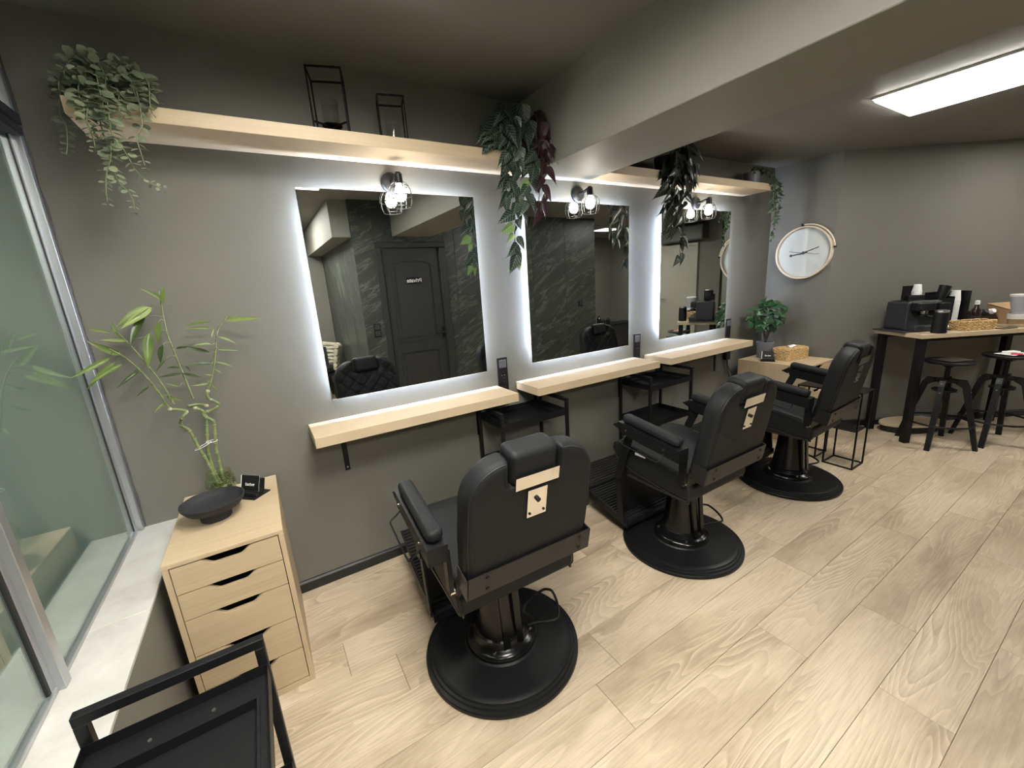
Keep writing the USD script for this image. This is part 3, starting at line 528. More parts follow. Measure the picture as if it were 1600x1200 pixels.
        obj('arm_screw', [cyl((s*.333, y, z0(y)-.03), (s*.3365, y, z0(y)-.03), .005, 10) for y in (-.12, .12)], 'chrome', t)
    # leg rest and foot plate
    obj('leg_rest', [box(-.236, .262, .13, .236, .272, .43, .002)]+[hull([(s*.240+dx, y, z) for dx in (-.004, .004) for y, z in ((.25, .40), (.29, .40), (.215, .095), (.262, .095))]) for s in (-1, 1)], 'metal_black', t, smooth=False)
    fp = lambda y: .105+(y-.22)*.20
    fr = [hull([(x, y, fp(y)-dz) for x in (s*.236, s*.222) for y in (.20, .56) for dz in (-.012, .03)]) for s in (-1, 1)]+[hull([(x, y, fp(y)-dz) for x in (-.23, .23) for y in (.2, .56) for dz in (.012, .028)]), hull([(x, y, fp(y)-dz) for x in (-.23, .23) for y in (.548, .56) for dz in (-.012, .028)])]
    obj('foot_plate', fr, 'metal_black', t, smooth=False)
    obj('tread', [hull([(x, y+dy, fp(y)+dz) for x in (-.22, .22) for dy in (-.005, .005) for dz in (-.012, .008)]) for y in np.linspace(.225, .535, 16)], 'rubber_black', t, smooth=False)
    fq = lambda y: .185+(y-.565)*.34
    obj('foot_flap', [hull([(x, y, fq(y)-dz) for x in (-.225, .225) for y in (.565, .74) for dz in (0, .012)])]+[hull([(x, y+dy, fq(y)+dz) for x in (-.22, .22) for dy in (-.005, .005) for dz in (-.004, .006)]) for y in np.linspace(.575, .73, 9)], 'metal_satin', t, smooth=False)
    return t
make_chair('black padded barber chair nearest the camera, in front of the first mirror', (.416, -.903, 0), -1.9)
make_chair('black padded barber chair in the middle of the row, white label on its seat side', (1.643, -.903, 0), -.3, True)
make_chair('black padded barber chair farthest away, in front of the third mirror', (2.882, -.894, 0), 2.2)

# ------------------------------------------------------------------ trolleys (long axis x, origin at floor centre)
TL, TD, TH = .49, .305, .83
def trolley_parts(t):
    a, b, s = TL/2-.011, TD/2-.011, .019
    for x in (-a, a):
        for y in (-b, b): obj('post', box(x-s/2, y-s/2, .055, x+s/2, y+s/2, TH-.022, .0015), 'metal_black', t, smooth=False)
        obj('handle', box(x-s/2, -b-s/2, TH-.022, x+s/2, b+s/2, TH, .0015), 'metal_black', t, smooth=False)
    for k, (z, h) in enumerate(((.725, .040), (.445, .035), (.13, .035))):
        X, Y = a-s/2, b+s/2-.002; w = .0015
        p = [box(-X, -Y, z, X, Y, z+.002), box(-X, -Y, z, X, -Y+w, z+h), box(-X, Y-w, z, X, Y, z+h), box(-X, -Y, z, -X+w, Y, z+h), box(X-w, -Y, z, X, Y, z+h)]
        if k == 0: p += [box(-X+w, -Y+w, z+.002, -X+.062, Y-w, z+.018), box(X-.062, -Y+w, z+.002, X-w, Y-w, z+.018), box(-X+.062, -Y+w, z+.002, X-.062, -Y+.024, z+.018), box(-X+.062, Y-.024, z+.002, X-.062, Y-w, z+.018)]+[box(sx*(X-.062), -Y+.024, z+.018, sx*(X-.057), Y-.024, z+.024) for sx in (-1, 1)]+[box(-X+.062, sy*(Y-.024), z+.018, X-.062, sy*(Y-.019), z+.024) for sy in (-1, 1)]
        tp = obj('tray', p, 'metal_black', t, smooth=False)
        if k == 0: obj('screw', [cyl((sx*(X-.035), y, z+.018), (sx*(X-.035), y, z+.0205), .0035, 10) for sx in (-1, 1) for y in (-.05, .05)], 'steel_brushed', t)
    for x in (-a, a):
        for y in (-b, b): obj('caster', [cyl((x-.009, y, .022), (x+.009, y, .022), .022, 20), hull([(x+dx, y+dy, z) for dx in (-.012, .012) for dy in (-.010, .010) for z in (.026, .056)])], 'rubber_black', t)
tr0 = thing('trolley', 'black metal trolley with raised end handles in the near left corner of the view', 'trolley', (-.512, -1.535, 0), 90, 'black metal trolleys'); trolley_parts(tr0)
dup(tr0, (1.057, -.172, 0), 0, 'black metal trolley under the desks between the first and second mirrors')
dup(tr0, (2.287, -.178, 0), 0, 'black metal trolley under the desks between the second and third mirrors')

# ------------------------------------------------------------------ drawer cabinets
def cabinet(label, loc, w, d, h, nd, cut=.16):
    t = thing('drawer_cabinet', label, 'drawer cabinet', loc)       # origin: back centre on the floor
    X = w/2; th = .0175
    obj('top', box(-X, -d, h-.0155, X, 0, h, .0008), 'oak_x', t, smooth=False)
    for s in (-1, 1): obj('side_panel', box(s*X, -d, .0, s*(X-th), 0, h-.0158, .0008), 'oak_z', t, smooth=False)
    obj('back_panel', box(-X+th, -.012, .03, X-th, -.004, h-.016), 'black_plastic', t, smooth=False)
    obj('base', box(-X+th+.0004, -d, .0, X-th-.0004, -.013, .026, .0008), 'oak_x', t, smooth=False)
    zs = [.03, .173, .320, .4735, .5785, .6825] if nd == 5 else [.03, .25, .47, .6825]
    for z0, z1 in zip(zs, zs[1:]):
        a, c = X-th-.0025, cut/2; n = 18
        wave = [(c-.045*u, z1-.0025-.026*(.5-.5*math.cos(math.pi*u))) for u in np.linspace(0, 1, n)]
        L = [(a, z0+.001), (a, z1-.0025)]+wave+[(-x, z) for x, z in wave[::-1]]+[(-a, z1-.0025), (-a, z0+.001)]
        q = xf(extrude(Polygon(L), .016), M4(x=(1, 0, 0), y=(0, 0, 1), z=(0, -1, 0), o=(0, -d+.017, 0))); q.fix_normals()
        p = obj('drawer', q, 'oak_x', t, smooth=False)
        obj('drawer_box', [box(-a+.012, -d+.0172, z0+.006, a-.012, -d+.022, z1-.045), box(-a+.012, -d+.022, z0+.006, a-.012, -.05, z0+.012), box(-a+.012, -d+.022, z0+.006, -a+.02, -.05, z1-.045), box(a-.02, -d+.022, z0+.006, a-.012, -.05, z1-.045)], 'black_plastic', p, smooth=False)
    return t
cabinet('oak drawer cabinet with five drawers beside the window sill', (-.488, -.019, 0), .36, .58, .70, 5)
cabinet('oak drawer cabinet in the far corner under the clock', (3.835, -.075, 0), .50, .58, .70, 3)

# ------------------------------------------------------------------ leaves
def leaf_mesh(L, W, fold=.25, droop=.25, shape='lance', n=7, cup=0.):
    s = np.linspace(0, 1, n)
    if shape == 'lance': w = np.sin(np.pi*s**.75)**.9*(1-s*.25)
    elif shape == 'heart': w = np.clip(1.15*np.sin(np.pi*np.clip(s*1.0+.08, 0, 1)**.62), 0, None)*(1-.22*s)
    else: w = np.sqrt(np.clip(1-(2*s-1)**2, 0, 1))
    w = np.where(s >= 1, .01, w); w[0] = .06 if shape != 'heart' else .35
    if shape == 'round': w[0] = .12
    V = []
    for k in range(n):
        y = L*s[k]; z = -droop*L*s[k]**2
        V += [(-W/2*w[k], y-(.0), z+fold*W/2*w[k]+0), (-W/4*w[k], y, z+fold*W/4*w[k]*.6), (0, y, z), (W/4*w[k], y, z+fold*W/4*w[k]*.6), (W/2*w[k], y, z+fold*W/2*w[k])]
    F = []
    for k in range(n-1):
        for j in range(4): a = 5*k+j; F += [[a, a+1, a+6], [a, a+6, a+5]]
    return tri(V, F)
def leaf_at(name, parent, base, tip, mesh_L, mesh, mtl, normal=(0, -1, 0), roll=0.):
    b, e = np.asarray(base, float), np.asarray(tip, float); y = e-b; L = np.linalg.norm(y); y /= L
    n = np.asarray(normal, float); n = n-y*(n@y)
    if np.linalg.norm(n) < 1e-3: n = np.array([0, 0, 1.])-y*y[2]
    n /= np.linalg.norm(n); x = np.cross(y, n)
    c, s = math.cos(roll), math.sin(roll); x, n = c*x+s*n, -s*x+c*n
    k = L/mesh_L
    return obj(name, mesh, mtl, parent, smooth=True, mtx=M4(x*k, y*k, n*k, b))

# ---- eucalyptus on the shelf's left end
t = thing('eucalyptus_plant', 'trailing eucalyptus with round grey-green leaves on the left end of the shelf', 'plant', (-.545, -.12, 2.2091)); O3 = np.array([-.545, -.12, 2.2091])
obj('pot', lathe([(0, 0), (.045, 0), (.052, .004), (.062, .10), (.062, .105), (.056, .105), (.05, .09), (0, .09)], 32), 'pot_grey', t)
EU = [[(-.60, -.13, 2.30), (-.66, -.17, 2.25), (-.675, -.2, 2.165), (-.664, -.22, 2.129), (-.67, -.22, 2.09), (-.686, -.22, 2.033)], [(-.57, -.13, 2.31), (-.59, -.24, 2.28), (-.602, -.28, 2.187), (-.597, -.29, 2.115), (-.593, -.29, 2.074), (-.602, -.29, 2.026)],
 [(-.555, -.14, 2.31), (-.551, -.22, 2.325), (-.546, -.29, 2.2), (-.548, -.3, 2.118), (-.541, -.3, 2.085), (-.521, -.3, 2.044), (-.505, -.3, 1.984), (-.476, -.29, 1.952), (-.434, -.28, 1.934)],
 [(-.54, -.14, 2.31), (-.534, -.25, 2.245), (-.541, -.3, 2.118), (-.551, -.3, 2.063), (-.565, -.3, 2.01), (-.584, -.3, 1.97), (-.60, -.3, 1.868)], [(-.55, -.14, 2.30), (-.56, -.26, 2.22), (-.566, -.29, 2.1), (-.564, -.29, 2.008), (-.562, -.29, 1.952), (-.542, -.29, 1.926), (-.535, -.29, 1.89), (-.544, -.29, 1.848)],
 [(-.51, -.14, 2.31), (-.459, -.24, 2.282), (-.454, -.28, 2.204), (-.459, -.3, 2.128), (-.483, -.3, 2.087), (-.48, -.3, 2.03), (-.479, -.3, 1.991)], [(-.50, -.14, 2.31), (-.447, -.2, 2.321), (-.418, -.27, 2.26), (-.425, -.3, 2.184), (-.423, -.3, 2.159)],
 [(-.58, -.15, 2.31), (-.574, -.24, 2.263), (-.588, -.29, 2.161), (-.597, -.3, 2.112), (-.591, -.3, 2.079)], [(-.52, -.15, 2.31), (-.506, -.25, 2.229), (-.511, -.28, 2.175), (-.502, -.29, 2.143)], [(-.6, -.14, 2.30), (-.654, -.13, 2.297), (-.69, -.12, 2.286)],
 [(-.56, -.13, 2.32), (-.58, -.17, 2.345), (-.61, -.22, 2.32), (-.63, -.25, 2.26)], [(-.53, -.13, 2.32), (-.515, -.16, 2.352), (-.50, -.21, 2.33), (-.48, -.25, 2.27)], [(-.55, -.12, 2.32), (-.54, -.17, 2.35), (-.535, -.24, 2.32), (-.52, -.28, 2.25)], [(-.5, -.12, 2.31), (-.46, -.13, 2.335), (-.43, -.15, 2.30), (-.41, -.17, 2.24)],
 [(-.57, -.12, 2.31), (-.62, -.16, 2.33), (-.65, -.2, 2.28), (-.655, -.23, 2.22)], [(-.54, -.12, 2.32), (-.56, -.2, 2.34), (-.575, -.25, 2.29), (-.57, -.28, 2.22)], [(-.52, -.12, 2.32), (-.49, -.18, 2.34), (-.47, -.24, 2.29), (-.46, -.27, 2.21)], [(-.55, -.11, 2.32), (-.57, -.1, 2.36), (-.6, -.12, 2.34), (-.63, -.15, 2.30)], [(-.53, -.12, 2.31), (-.52, -.22, 2.31), (-.53, -.27, 2.25), (-.535, -.29, 2.19)], [(-.52, -.11, 2.32), (-.48, -.1, 2.35), (-.44, -.12, 2.32), (-.42, -.14, 2.27)]]
rng = random.Random(11); lm = leaf_mesh(.03, .026, .12, .1, 'round', 7); n_leaf = 0; stems = []; rest = []
for si, P in enumerate(EU):
    Q = smoothpath(P, 60)-O3; L = np.linalg.norm(np.diff(Q, axis=0), axis=1).sum(); stems.append(tube(Q[::3], .0016, 5)); n = max(4, int(L/.0175))
    for k in range(n):
        f = (k+.6)/n; i = min(58, int(f*59)); c = Q[i]; d = Q[i+1]-Q[i]; d /= np.linalg.norm(d)
        a = rng.uniform(-.5, .5)+(k % 2)*.9
        size = .034*(1.0 if f < .6 else 1.0-.55*(f-.6)/.4)*rng.uniform(.8, 1.15)
        side = np.cross(d, [0, -1, 0]); side /= np.linalg.norm(side)+1e-9; out = np.cross(side, d)
        for s in (-1, 1):
            v = s*(side*math.cos(a)+out*math.sin(a))+d*rng.uniform(.05, .5); v /= np.linalg.norm(v)
            nrm = np.array([rng.uniform(-.5, .5), -rng.uniform(.1, .9), rng.uniform(.25, 1.)])
            if n_leaf >= 300 or len(P) > 90:
                y = v; nn = nrm-y*(nrm@y); nn /= np.linalg.norm(nn); rest.append(xf(lm, M4(np.cross(y, nn)*size/.03, y*size/.03, nn*size/.03, c+v*.003)))
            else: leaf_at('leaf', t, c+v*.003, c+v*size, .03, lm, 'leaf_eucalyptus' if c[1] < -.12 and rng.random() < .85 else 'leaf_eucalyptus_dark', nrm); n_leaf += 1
if rest: obj('foliage', rest, 'leaf_eucalyptus', t, smooth=True, kind='stuff')
obj('stem', stems, 'stem_green', t, kind='stuff')

# ---- two striped-leaf vines and a purple one
def L3(b, e, y0=-.29, y1=-.30): return (np.array([b[0], y0, b[1]]), np.array([e[0], y1, e[1]]))
V1 = [(.977, 2.151, .925, 2.048), (1.034, 2.133, 1.01, 2.03), (1.01, 2.071, .934, 1.977), (1.06, 2.218, 1.051, 2.117), (1.137, 2.165, 1.053, 2.071), (1.145, 2.135, 1.137, 2.03), (1.026, 2.018, 1.038, 1.923), (.954, 1.976, .961, 1.889), (1.105, 2.061, 1.04, 2.024), (1.092, 2.025, 1.078, 1.964),
 (1.049, 1.917, 1.083, 1.827), (.997, 1.899, .894, 1.845), (1.015, 1.868, 1.03, 1.811), (.988, 1.84, .904, 1.79), (1.003, 1.836, 1.008, 1.786), (.99, 1.796, .948, 1.746), (1.009, 1.779, 1.054, 1.708), (1.011, 1.743, .936, 1.673), (1.003, 1.702, 1.034, 1.642), (.975, 1.665, .944, 1.599), (1.005, 1.652, 1.0, 1.601)]
V1L = {8, 9, 13, 15, 19, 20}
V2 = [(2.231, 2.117, 2.119, 2.016), (2.298, 2.091, 2.175, 1.993), (2.317, 2.052, 2.161, 1.923), (2.366, 2.085, 2.366, 1.98), (2.253, 1.988, 2.163, 1.863), (2.305, 1.949, 2.254, 1.854), (2.223, 1.906, 2.166, 1.802), (2.324, 1.909, 2.23, 1.823), (2.421, 2.015, 2.402, 1.961), (2.358, 1.909, 2.428, 1.814), (2.292, 1.856, 2.2, 1.75), (2.277, 1.825, 2.284, 1.739), (2.258, 1.866, 2.183, 1.781),
 (2.364, 1.783, 2.48, 1.7), (2.383, 1.762, 2.383, 1.674), (2.388, 1.675, 2.379, 1.576), (2.362, 1.654, 2.3, 1.578), (2.205, 1.966, 2.17, 1.903), (2.353, 2.002, 2.31, 1.907)]
VP = [(1.202, 2.144, 1.174, 2.03), (1.165, 2.062, 1.183, 1.998), (1.123, 1.979, 1.141, 1.923), (1.211, 2.012, 1.168, 1.924), (1.157, 1.924, 1.129, 1.816), (1.195, 1.925, 1.175, 1.858), (1.15, 1.96, 1.17, 1.89)]
lmS = leaf_mesh(.1, .05, .35, .22, 'heart', 9)
def vine(name, label, loc, low, lights, mass, nmass, dark, stem_pts, seed, mats):
    t = thing(name, label, 'plant', loc); O = np.array(loc, float); rng = random.Random(seed)
    obj('pot', lathe([(0, 0), (.05, 0), (.056, .004), (.068, .115), (.068, .12), (.061, .12), (.056, .10), (0, .10)], 32), 'pot_black', t); obj('soil', lathe([(0, .112), (.056, .105), (.056, .1), (0, .1)][::-1], 24), 'soil', t)
    for k, (a, b, c, d) in enumerate(low):
        P, Q = L3((a, b), (c, d)); m = mats[1] if k in lights else mats[0]
        leaf_at('leaf', t, P-O, Q-O+np.array([0, rng.uniform(-.02, .03), 0]), .1, lmS, m, (rng.uniform(-.5, .5), -1, rng.uniform(-.1, .5)))
    (x0, x1), (y0, y1), (z0, z1) = mass
    for k in range(nmass):
        a = rng.random(); x = x0+(x1-x0)*rng.random(); h = 1-((x-(x0+x1)/2)/((x1-x0)/2))**2*.75
        y = y0+(y1-y0)*rng.random(); z = z0+(z1-z0)*rng.random()*h
        if abs(x-loc[0]) < .085 and y > loc[1]-.085 and z < loc[2]+.13: y = loc[1]-.10-rng.random()*.06
        Lf = rng.uniform(.10, .135); v = np.array([rng.uniform(-.6, .6)+(x-(x0+x1)/2)*3, rng.uniform(-.55, .1), -rng.uniform(.35, 1.)]); v /= np.linalg.norm(v)
        b = np.array([x, y, z+.05]); e = b+v*Lf
        if e[1] > -.255 and e[2] < 2.215: e[1] = -.262-rng.random()*.03; b[1] = min(b[1], e[1]+.04)
        e[1] = min(e[1], -.03)
        leaf_at('leaf', t, b-O, e-O, .1, lmS, dark, (rng.uniform(-.5, .5), -1, rng.uniform(-.1, .6)))
    for P in stem_pts:
        Q = smoothpath(np.array(P)-O, 60); n = int(np.linalg.norm(np.diff(Q, axis=0), axis=1).sum()/.042)
        for k in range(n):
            i = int((k+.5)/n*59); zz = Q[i][2]+O[2]
            if rng.random() > (.95 if zz > 2.0 else .45): continue
            sd = (-1)**k; v = np.array([sd*rng.uniform(.25, .8), rng.uniform(-.35, .15), -rng.uniform(.55, 1.)]); v /= np.linalg.norm(v); b = Q[i]+np.array([0, rng.uniform(-.03, .0), 0])
            leaf_at('leaf', t, b, b+v*rng.uniform(.08, .115), .1, lmS, dark, (rng.uniform(-.5, .5), -1, rng.uniform(-.1, .5)))
    sts = []
    for P in stem_pts: sts.append(tube(smoothpath(np.array(P)-O, 30), .002, 5))
    obj('stem', sts, 'stem_brown', t, kind='stuff')
    return t
vine('striped_vine', 'trailing plant with white-striped dark green leaves at the right end of the long shelf', (1.0, -.13, 2.2091), V1, V1L, ((.90, 1.19), (-.30, -.06), (2.20, 2.40)), 105, 'leaf_striped',
     [[(1.0, -.13, 2.3), (1.02, -.26, 2.3), (1.04, -.285, 2.2), (1.03, -.285, 2.05), (1.01, -.285, 1.9), (1.0, -.285, 1.78), (.985, -.285, 1.66)], [(1.03, -.13, 2.3), (1.1, -.26, 2.28), (1.14, -.285, 2.18), (1.1, -.285, 2.05), (1.05, -.285, 1.93)], [(.97, -.13, 2.3), (.96, -.26, 2.28), (.98, -.285, 2.16), (.96, -.285, 1.98)]], 21, ('leaf_striped', 'leaf_striped_light'))
vine('purple_vine', 'trailing plant with dull purple leaves beside the beam, behind the striped plant', (1.185, -.135, 2.2091), VP, {}, ((1.15, 1.25), (-.29, -.06), (2.20, 2.38)), 52, 'leaf_purple',
     [[(1.19, -.13, 2.3), (1.2, -.26, 2.27), (1.2, -.29, 2.15), (1.17, -.29, 2.0), (1.15, -.29, 1.88)]], 22, ('leaf_purple', 'leaf_purple'))
vine('dark_vine', 'trailing plant with dark green leaves hanging from the shelf right of the beam', (2.38, -.13, 2.2091), V2, {}, ((2.26, 2.52), (-.30, -.06), (2.12, 2.36)), 110, 'leaf_dark',
     [[(2.38, -.13, 2.3), (2.36, -.26, 2.28), (2.32, -.285, 2.15), (2.28, -.285, 2.0), (2.25, -.285, 1.85)], [(2.4, -.13, 2.3), (2.42, -.26, 2.27), (2.4, -.285, 2.1), (2.36, -.285, 1.92), (2.38, -.285, 1.75), (2.38, -.285, 1.62)]], 23, ('leaf_dark', 'leaf_dark'))
# ---- small-leaved plant at the shelf's far end
t = thing('pothos_plant', 'small-leaved trailing plant at the far right end of the shelf near the clock', 'plant', (3.50, -.13, 2.2091)); O = np.array([3.50, -.13, 2.2091]); rng = random.Random(31)
obj('pot', lathe([(0, 0), (.05, 0), (.056, .004), (.066, .10), (.066, .105), (.058, .105), (.05, .09), (0, .09)], 32), 'pot_grey', t)
lp = leaf_mesh(.035, .022, .3, .2, 'heart', 6); fol, sts = [], []
PT = [[(3.5, -.13, 2.31), (3.56, -.2, 2.32), (3.63, -.24, 2.22), (3.64, -.26, 2.05), (3.66, -.26, 1.9), (3.63, -.26, 1.75)], [(3.51, -.13, 2.31), (3.6, -.18, 2.33), (3.68, -.23, 2.25), (3.72, -.26, 2.12), (3.70, -.26, 1.98), (3.67, -.26, 1.88)], [(3.5, -.14, 2.31), (3.53, -.24, 2.30), (3.58, -.27, 2.18), (3.6, -.27, 2.05), (3.56, -.27, 1.98)], [(3.5, -.12, 2.31), (3.45, -.18, 2.33), (3.40, -.2, 2.29)], [(3.52, -.12, 2.31), (3.60, -.14, 2.36), (3.66, -.18, 2.31), (3.74, -.22, 2.22), (3.78, -.24, 2.12)], [(3.5, -.12, 2.31), (3.48, -.15, 2.35), (3.52, -.2, 2.34)], [(3.5, -.13, 2.31), (3.58, -.22, 2.3), (3.66, -.25, 2.16), (3.67, -.25, 2.0)]]
for P in PT:
    Q = smoothpath(np.array(P)-O, 50); sts.append(tube(Q[::4], .0016, 5)); n = int(np.linalg.norm(np.diff(Q, axis=0), axis=1).sum()/.011)
    for k in range(n):
        i = min(48, int((k+.5)/n*49)); v = np.array([rng.uniform(-1, 1), rng.uniform(-1, .5), rng.uniform(-.9, .3)]); v /= np.linalg.norm(v); y = v; nn = np.array([rng.uniform(-.6, .6), -1, .6]); nn -= y*(nn@y); nn /= np.linalg.norm(nn)+1e-9
        s = rng.uniform(.75, 1.2); fol.append(xf(lp, M4(np.cross(y, nn)*s, y*s, nn*s, Q[i])))
obj('foliage', fol, 'leaf_pothos', t, smooth=True, kind='stuff'); obj('stem', sts, 'stem_green', t, kind='stuff')
# ---- potted shrub on the far cabinet
t = thing('potted_shrub', 'small bushy potted plant with rounded green leaves on the far cabinet', 'plant', (3.80, -.20, .70)); rng = random.Random(41)
obj('pot', lathe([(0, 0), (.055, 0), (.06, .004), (.074, .13), (.078, .145), (.078, .155), (.068, .155), (.064, .13), (0, .13)], 36), 'pot_grey', t); obj('soil', lathe([(0, .14), (.065, .135), (.065, .13), (0, .13)][::-1], 24), 'soil', t)
lf = leaf_mesh(.075, .064, .22, .3, 'heart', 8); br = []
for k in range(9):
    a = k*2.4; e = np.array([.10*math.cos(a)*(.4+.6*(k % 3)/2), .08*math.sin(a), .30+.04*(k % 4)]); br.append(tube(smoothpath([(.004*math.cos(a), .004*math.sin(a), .135), (e[0]*.25, e[1]*.25, .21), e], 14), np.linspace(.0055, .002, 14), 6))
for k in range(105):
    f = (k+.5)/105; th = math.acos(1-1.75*f); a = k*2.39996; sh = rng.uniform(.55, 1.); d = np.array([math.sin(th)*math.cos(a), math.sin(th)*math.sin(a), math.cos(th)])
    b = np.array([0, 0, .385])+d*np.array([.165, .125, .155])*sh; v = d*.8+np.array([rng.uniform(-.7, .7), rng.uniform(-.7, .5), rng.uniform(-.75, .15)]); v /= np.linalg.norm(v)
    e = b+v*rng.uniform(.06, .085)
    if e[1] > .17: continue
    leaf_at('leaf', t, b, e, .075, lf, 'leaf_ficus_pale' if k in (38, 55, 71) else 'leaf_ficus', d+np.array([rng.uniform(-.4, .4), -.5, .7]))
obj('branch', br, 'stem_brown', t, kind='stuff')

# ------------------------------------------------------------------ lucky bamboo in a glass vase
t = thing('lucky_bamboo', 'lucky bamboo with curled stalks in a round glass vase on the near cabinet', 'plant', (-.515, -.115, .70)); O = np.array([-.515, -.115, .70])
obj('vase', lathe([(.030, .0), (.044, .004), (.054, .03), (.058, .06), (.054, .09), (.046, .112), (.047, .118), (.044, .118), (.043, .112), (.051, .09), (.055, .06), (.051, .03), (.042, .007), (0, .006)], 40), 'vase_glass', t)
BAM = [[(-0.526,-0.12,0.737),(-0.535,-0.12,0.833),(-0.561,-0.12,0.957),(-0.574,-0.12,1.025),(-0.595,-0.13,1.058),(-0.574,-0.16,1.099),(-0.564,-0.14,1.108),(-0.615,-0.13,1.129)],[(-0.555,-0.1,0.739),(-0.535,-0.09,0.895),(-0.516,-0.08,1.048),(-0.515,-0.08,1.074),(-0.54,-0.09,1.108)],[(-0.525,-0.1,0.729),(-0.504,-0.1,0.89),(-0.489,-0.1,1.038),(-0.514,-0.1,1.07),(-0.518,-0.1,1.08),(-0.479,-0.1,1.093),(-0.455,-0.1,1.109),(-0.488,-0.1,1.151),(-0.483,-0.1,1.175)],[(-0.564,-0.09,1.122),(-0.533,-0.07,1.119),(-0.5,-0.09,1.11)],[(-0.615,-0.13,1.129),(-0.643,-0.13,1.228),(-0.664,-0.14,1.288),(-0.698,-0.15,1.355),(-0.735,-0.16,1.398)],[(-0.599,-0.13,1.147),(-0.627,-0.12,1.255),(-0.656,-0.12,1.338),(-0.683,-0.12,1.402),(-0.707,-0.13,1.457)],[(-0.539,-0.09,1.15),(-0.55,-0.09,1.253),(-0.56,-0.09,1.343),(-0.568,-0.09,1.439),(-0.563,-0.09,1.538),(-0.559,-0.09,1.597)],[(-0.483,-0.1,1.175),(-0.452,-0.1,1.246),(-0.425,-0.1,1.333),(-0.401,-0.1,1.42),(-0.361,-0.1,1.473)]]
BL = [(-0.718,1.369,-0.781,1.427),(-0.747,1.363,-0.831,1.32),(-0.74,1.343,-0.839,1.263),(-0.72,1.332,-0.812,1.291),(-0.731,1.456,-0.787,1.478),(-0.705,1.427,-0.728,1.499),(-0.596,1.541,-0.695,1.492),(-0.591,1.537,-0.668,1.479),(-0.619,1.499,-0.674,1.425),(-0.617,1.439,-0.639,1.322),(-0.637,1.426,-0.654,1.347),(-0.579,1.48,-0.606,1.394),(-0.586,1.389,-0.623,1.312),(-0.586,1.335,-0.627,1.297),(-0.552,1.552,-0.537,1.613),(-0.555,1.567,-0.571,1.601),(-0.541,1.548,-0.526,1.55),(-0.552,1.29,-0.608,1.302),(-0.551,1.266,-0.624,1.269),(-0.551,1.266,-0.482,1.249),(-0.532,1.295,-0.519,1.287),(-0.548,1.369,-0.512,1.381),(-0.417,1.436,-0.498,1.453),(-0.421,1.464,-0.51,1.466),(-0.362,1.462,-0.244,1.475),(-0.356,1.473,-0.319,1.486),(-0.401,1.398,-0.334,1.37),(-0.427,1.368,-0.469,1.392),(-0.411,1.346,-0.34,1.338),(-0.443,1.338,-0.515,1.382),(-0.446,1.289,-0.506,1.321),(-0.428,1.295,-0.367,1.271),(-0.443,1.268,-0.41,1.241),(-0.455,1.241,-0.481,1.253),(-0.474,1.211,-0.504,1.22),(-0.46,1.2,-0.445,1.184),(-0.662,1.23,-0.717,1.201),(-0.676,1.302,-0.734,1.262),(-0.688,1.297,-0.712,1.273),(-0.618,1.181,-0.571,1.171),(-0.626,1.158,-0.652,1.148),(-0.685,1.417,-0.763,1.436),(-0.567,1.216,-0.603,1.238),(-0.424,1.4,-0.409,1.436)]

SH = []; rng = random.Random(17); names = ['stalk', 'stalk', 'stalk', 'stalk', 'shoot', 'shoot', 'shoot', 'shoot']
for k, P in enumerate(BAM):
    P = np.array(P); 
    if k < 3: P = np.vstack([P[0]*[0, 0, 0]+O+[(-.012, .008, .012)[k], (-.012, .012, .0)[k], .012], P[1:]])
    Q = smoothpath(P, 90)-O; r = .0060 if k < 4 else np.linspace(.0042, .0020, 90)
    if k < 3:
        s = np.r_[0, np.cumsum(np.linalg.norm(np.diff(Q, axis=0), axis=1))]; r = .0058+.0014*np.exp(-((s/.042) % 1-.5)**2/.006)
    p = obj(names[k], tube(Q, r, 10), 'bamboo_stem', t, smooth=True); SH.append(Q)
    if k < 3: obj('node', [tube([Q[i]-(Q[i+1]-Q[i])*.25, Q[i]+(Q[i+1]-Q[i])*.25], .0074, 10) for i in range(3, 88) if (s[i]/.042-.5) % 1 < (s[i-1]/.042-.5) % 1], 'stem_scar', p, kind='stuff')
    if k < 4: obj('scar', [trimesh.primitives.Sphere(.0085, Q[-1], subdivisions=2).to_mesh()], 'stem_scar', t, smooth=True)
obj('tie', [tube([(-.028+.052*math.cos(a)*.6, .0+.02*math.sin(a), .245+.012*math.cos(a)) for a in np.linspace(0, 2*np.pi, 30)[:-1]], .0014, 5, True), tube([(.005+.034*math.cos(a)*.6, .0+.02*math.sin(a), .258) for a in np.linspace(0, 2*np.pi, 30)[:-1]], .0014, 5, True)], 'white_plastic', t)
rt_ = []
for k in range(12):
    a = rng.uniform(0, 6.28); b = np.array([rng.uniform(-.015, .015), rng.uniform(-.015, .015), rng.uniform(.02, .07)]); e = np.array([.045*math.cos(a), .045*math.sin(a), rng.uniform(.015, .1)]); rt_.append(tube(smoothpath([b, (b+e)/2+[0, 0, rng.uniform(-.01, .02)], e], 10), .0009, 4))
obj('root', rt_, 'root_pale', t, kind='stuff')
lb = leaf_mesh(.1, .0165, .45, .32, 'lance', 10); lbw = leaf_mesh(.1, .026, .55, .28, 'lance', 10)
dark = {36, 37, 38, 20, 17, 18, 19, 8, 12, 13, 21, 29, 30}; pale = {7, 33, 41, 43}
pet = []
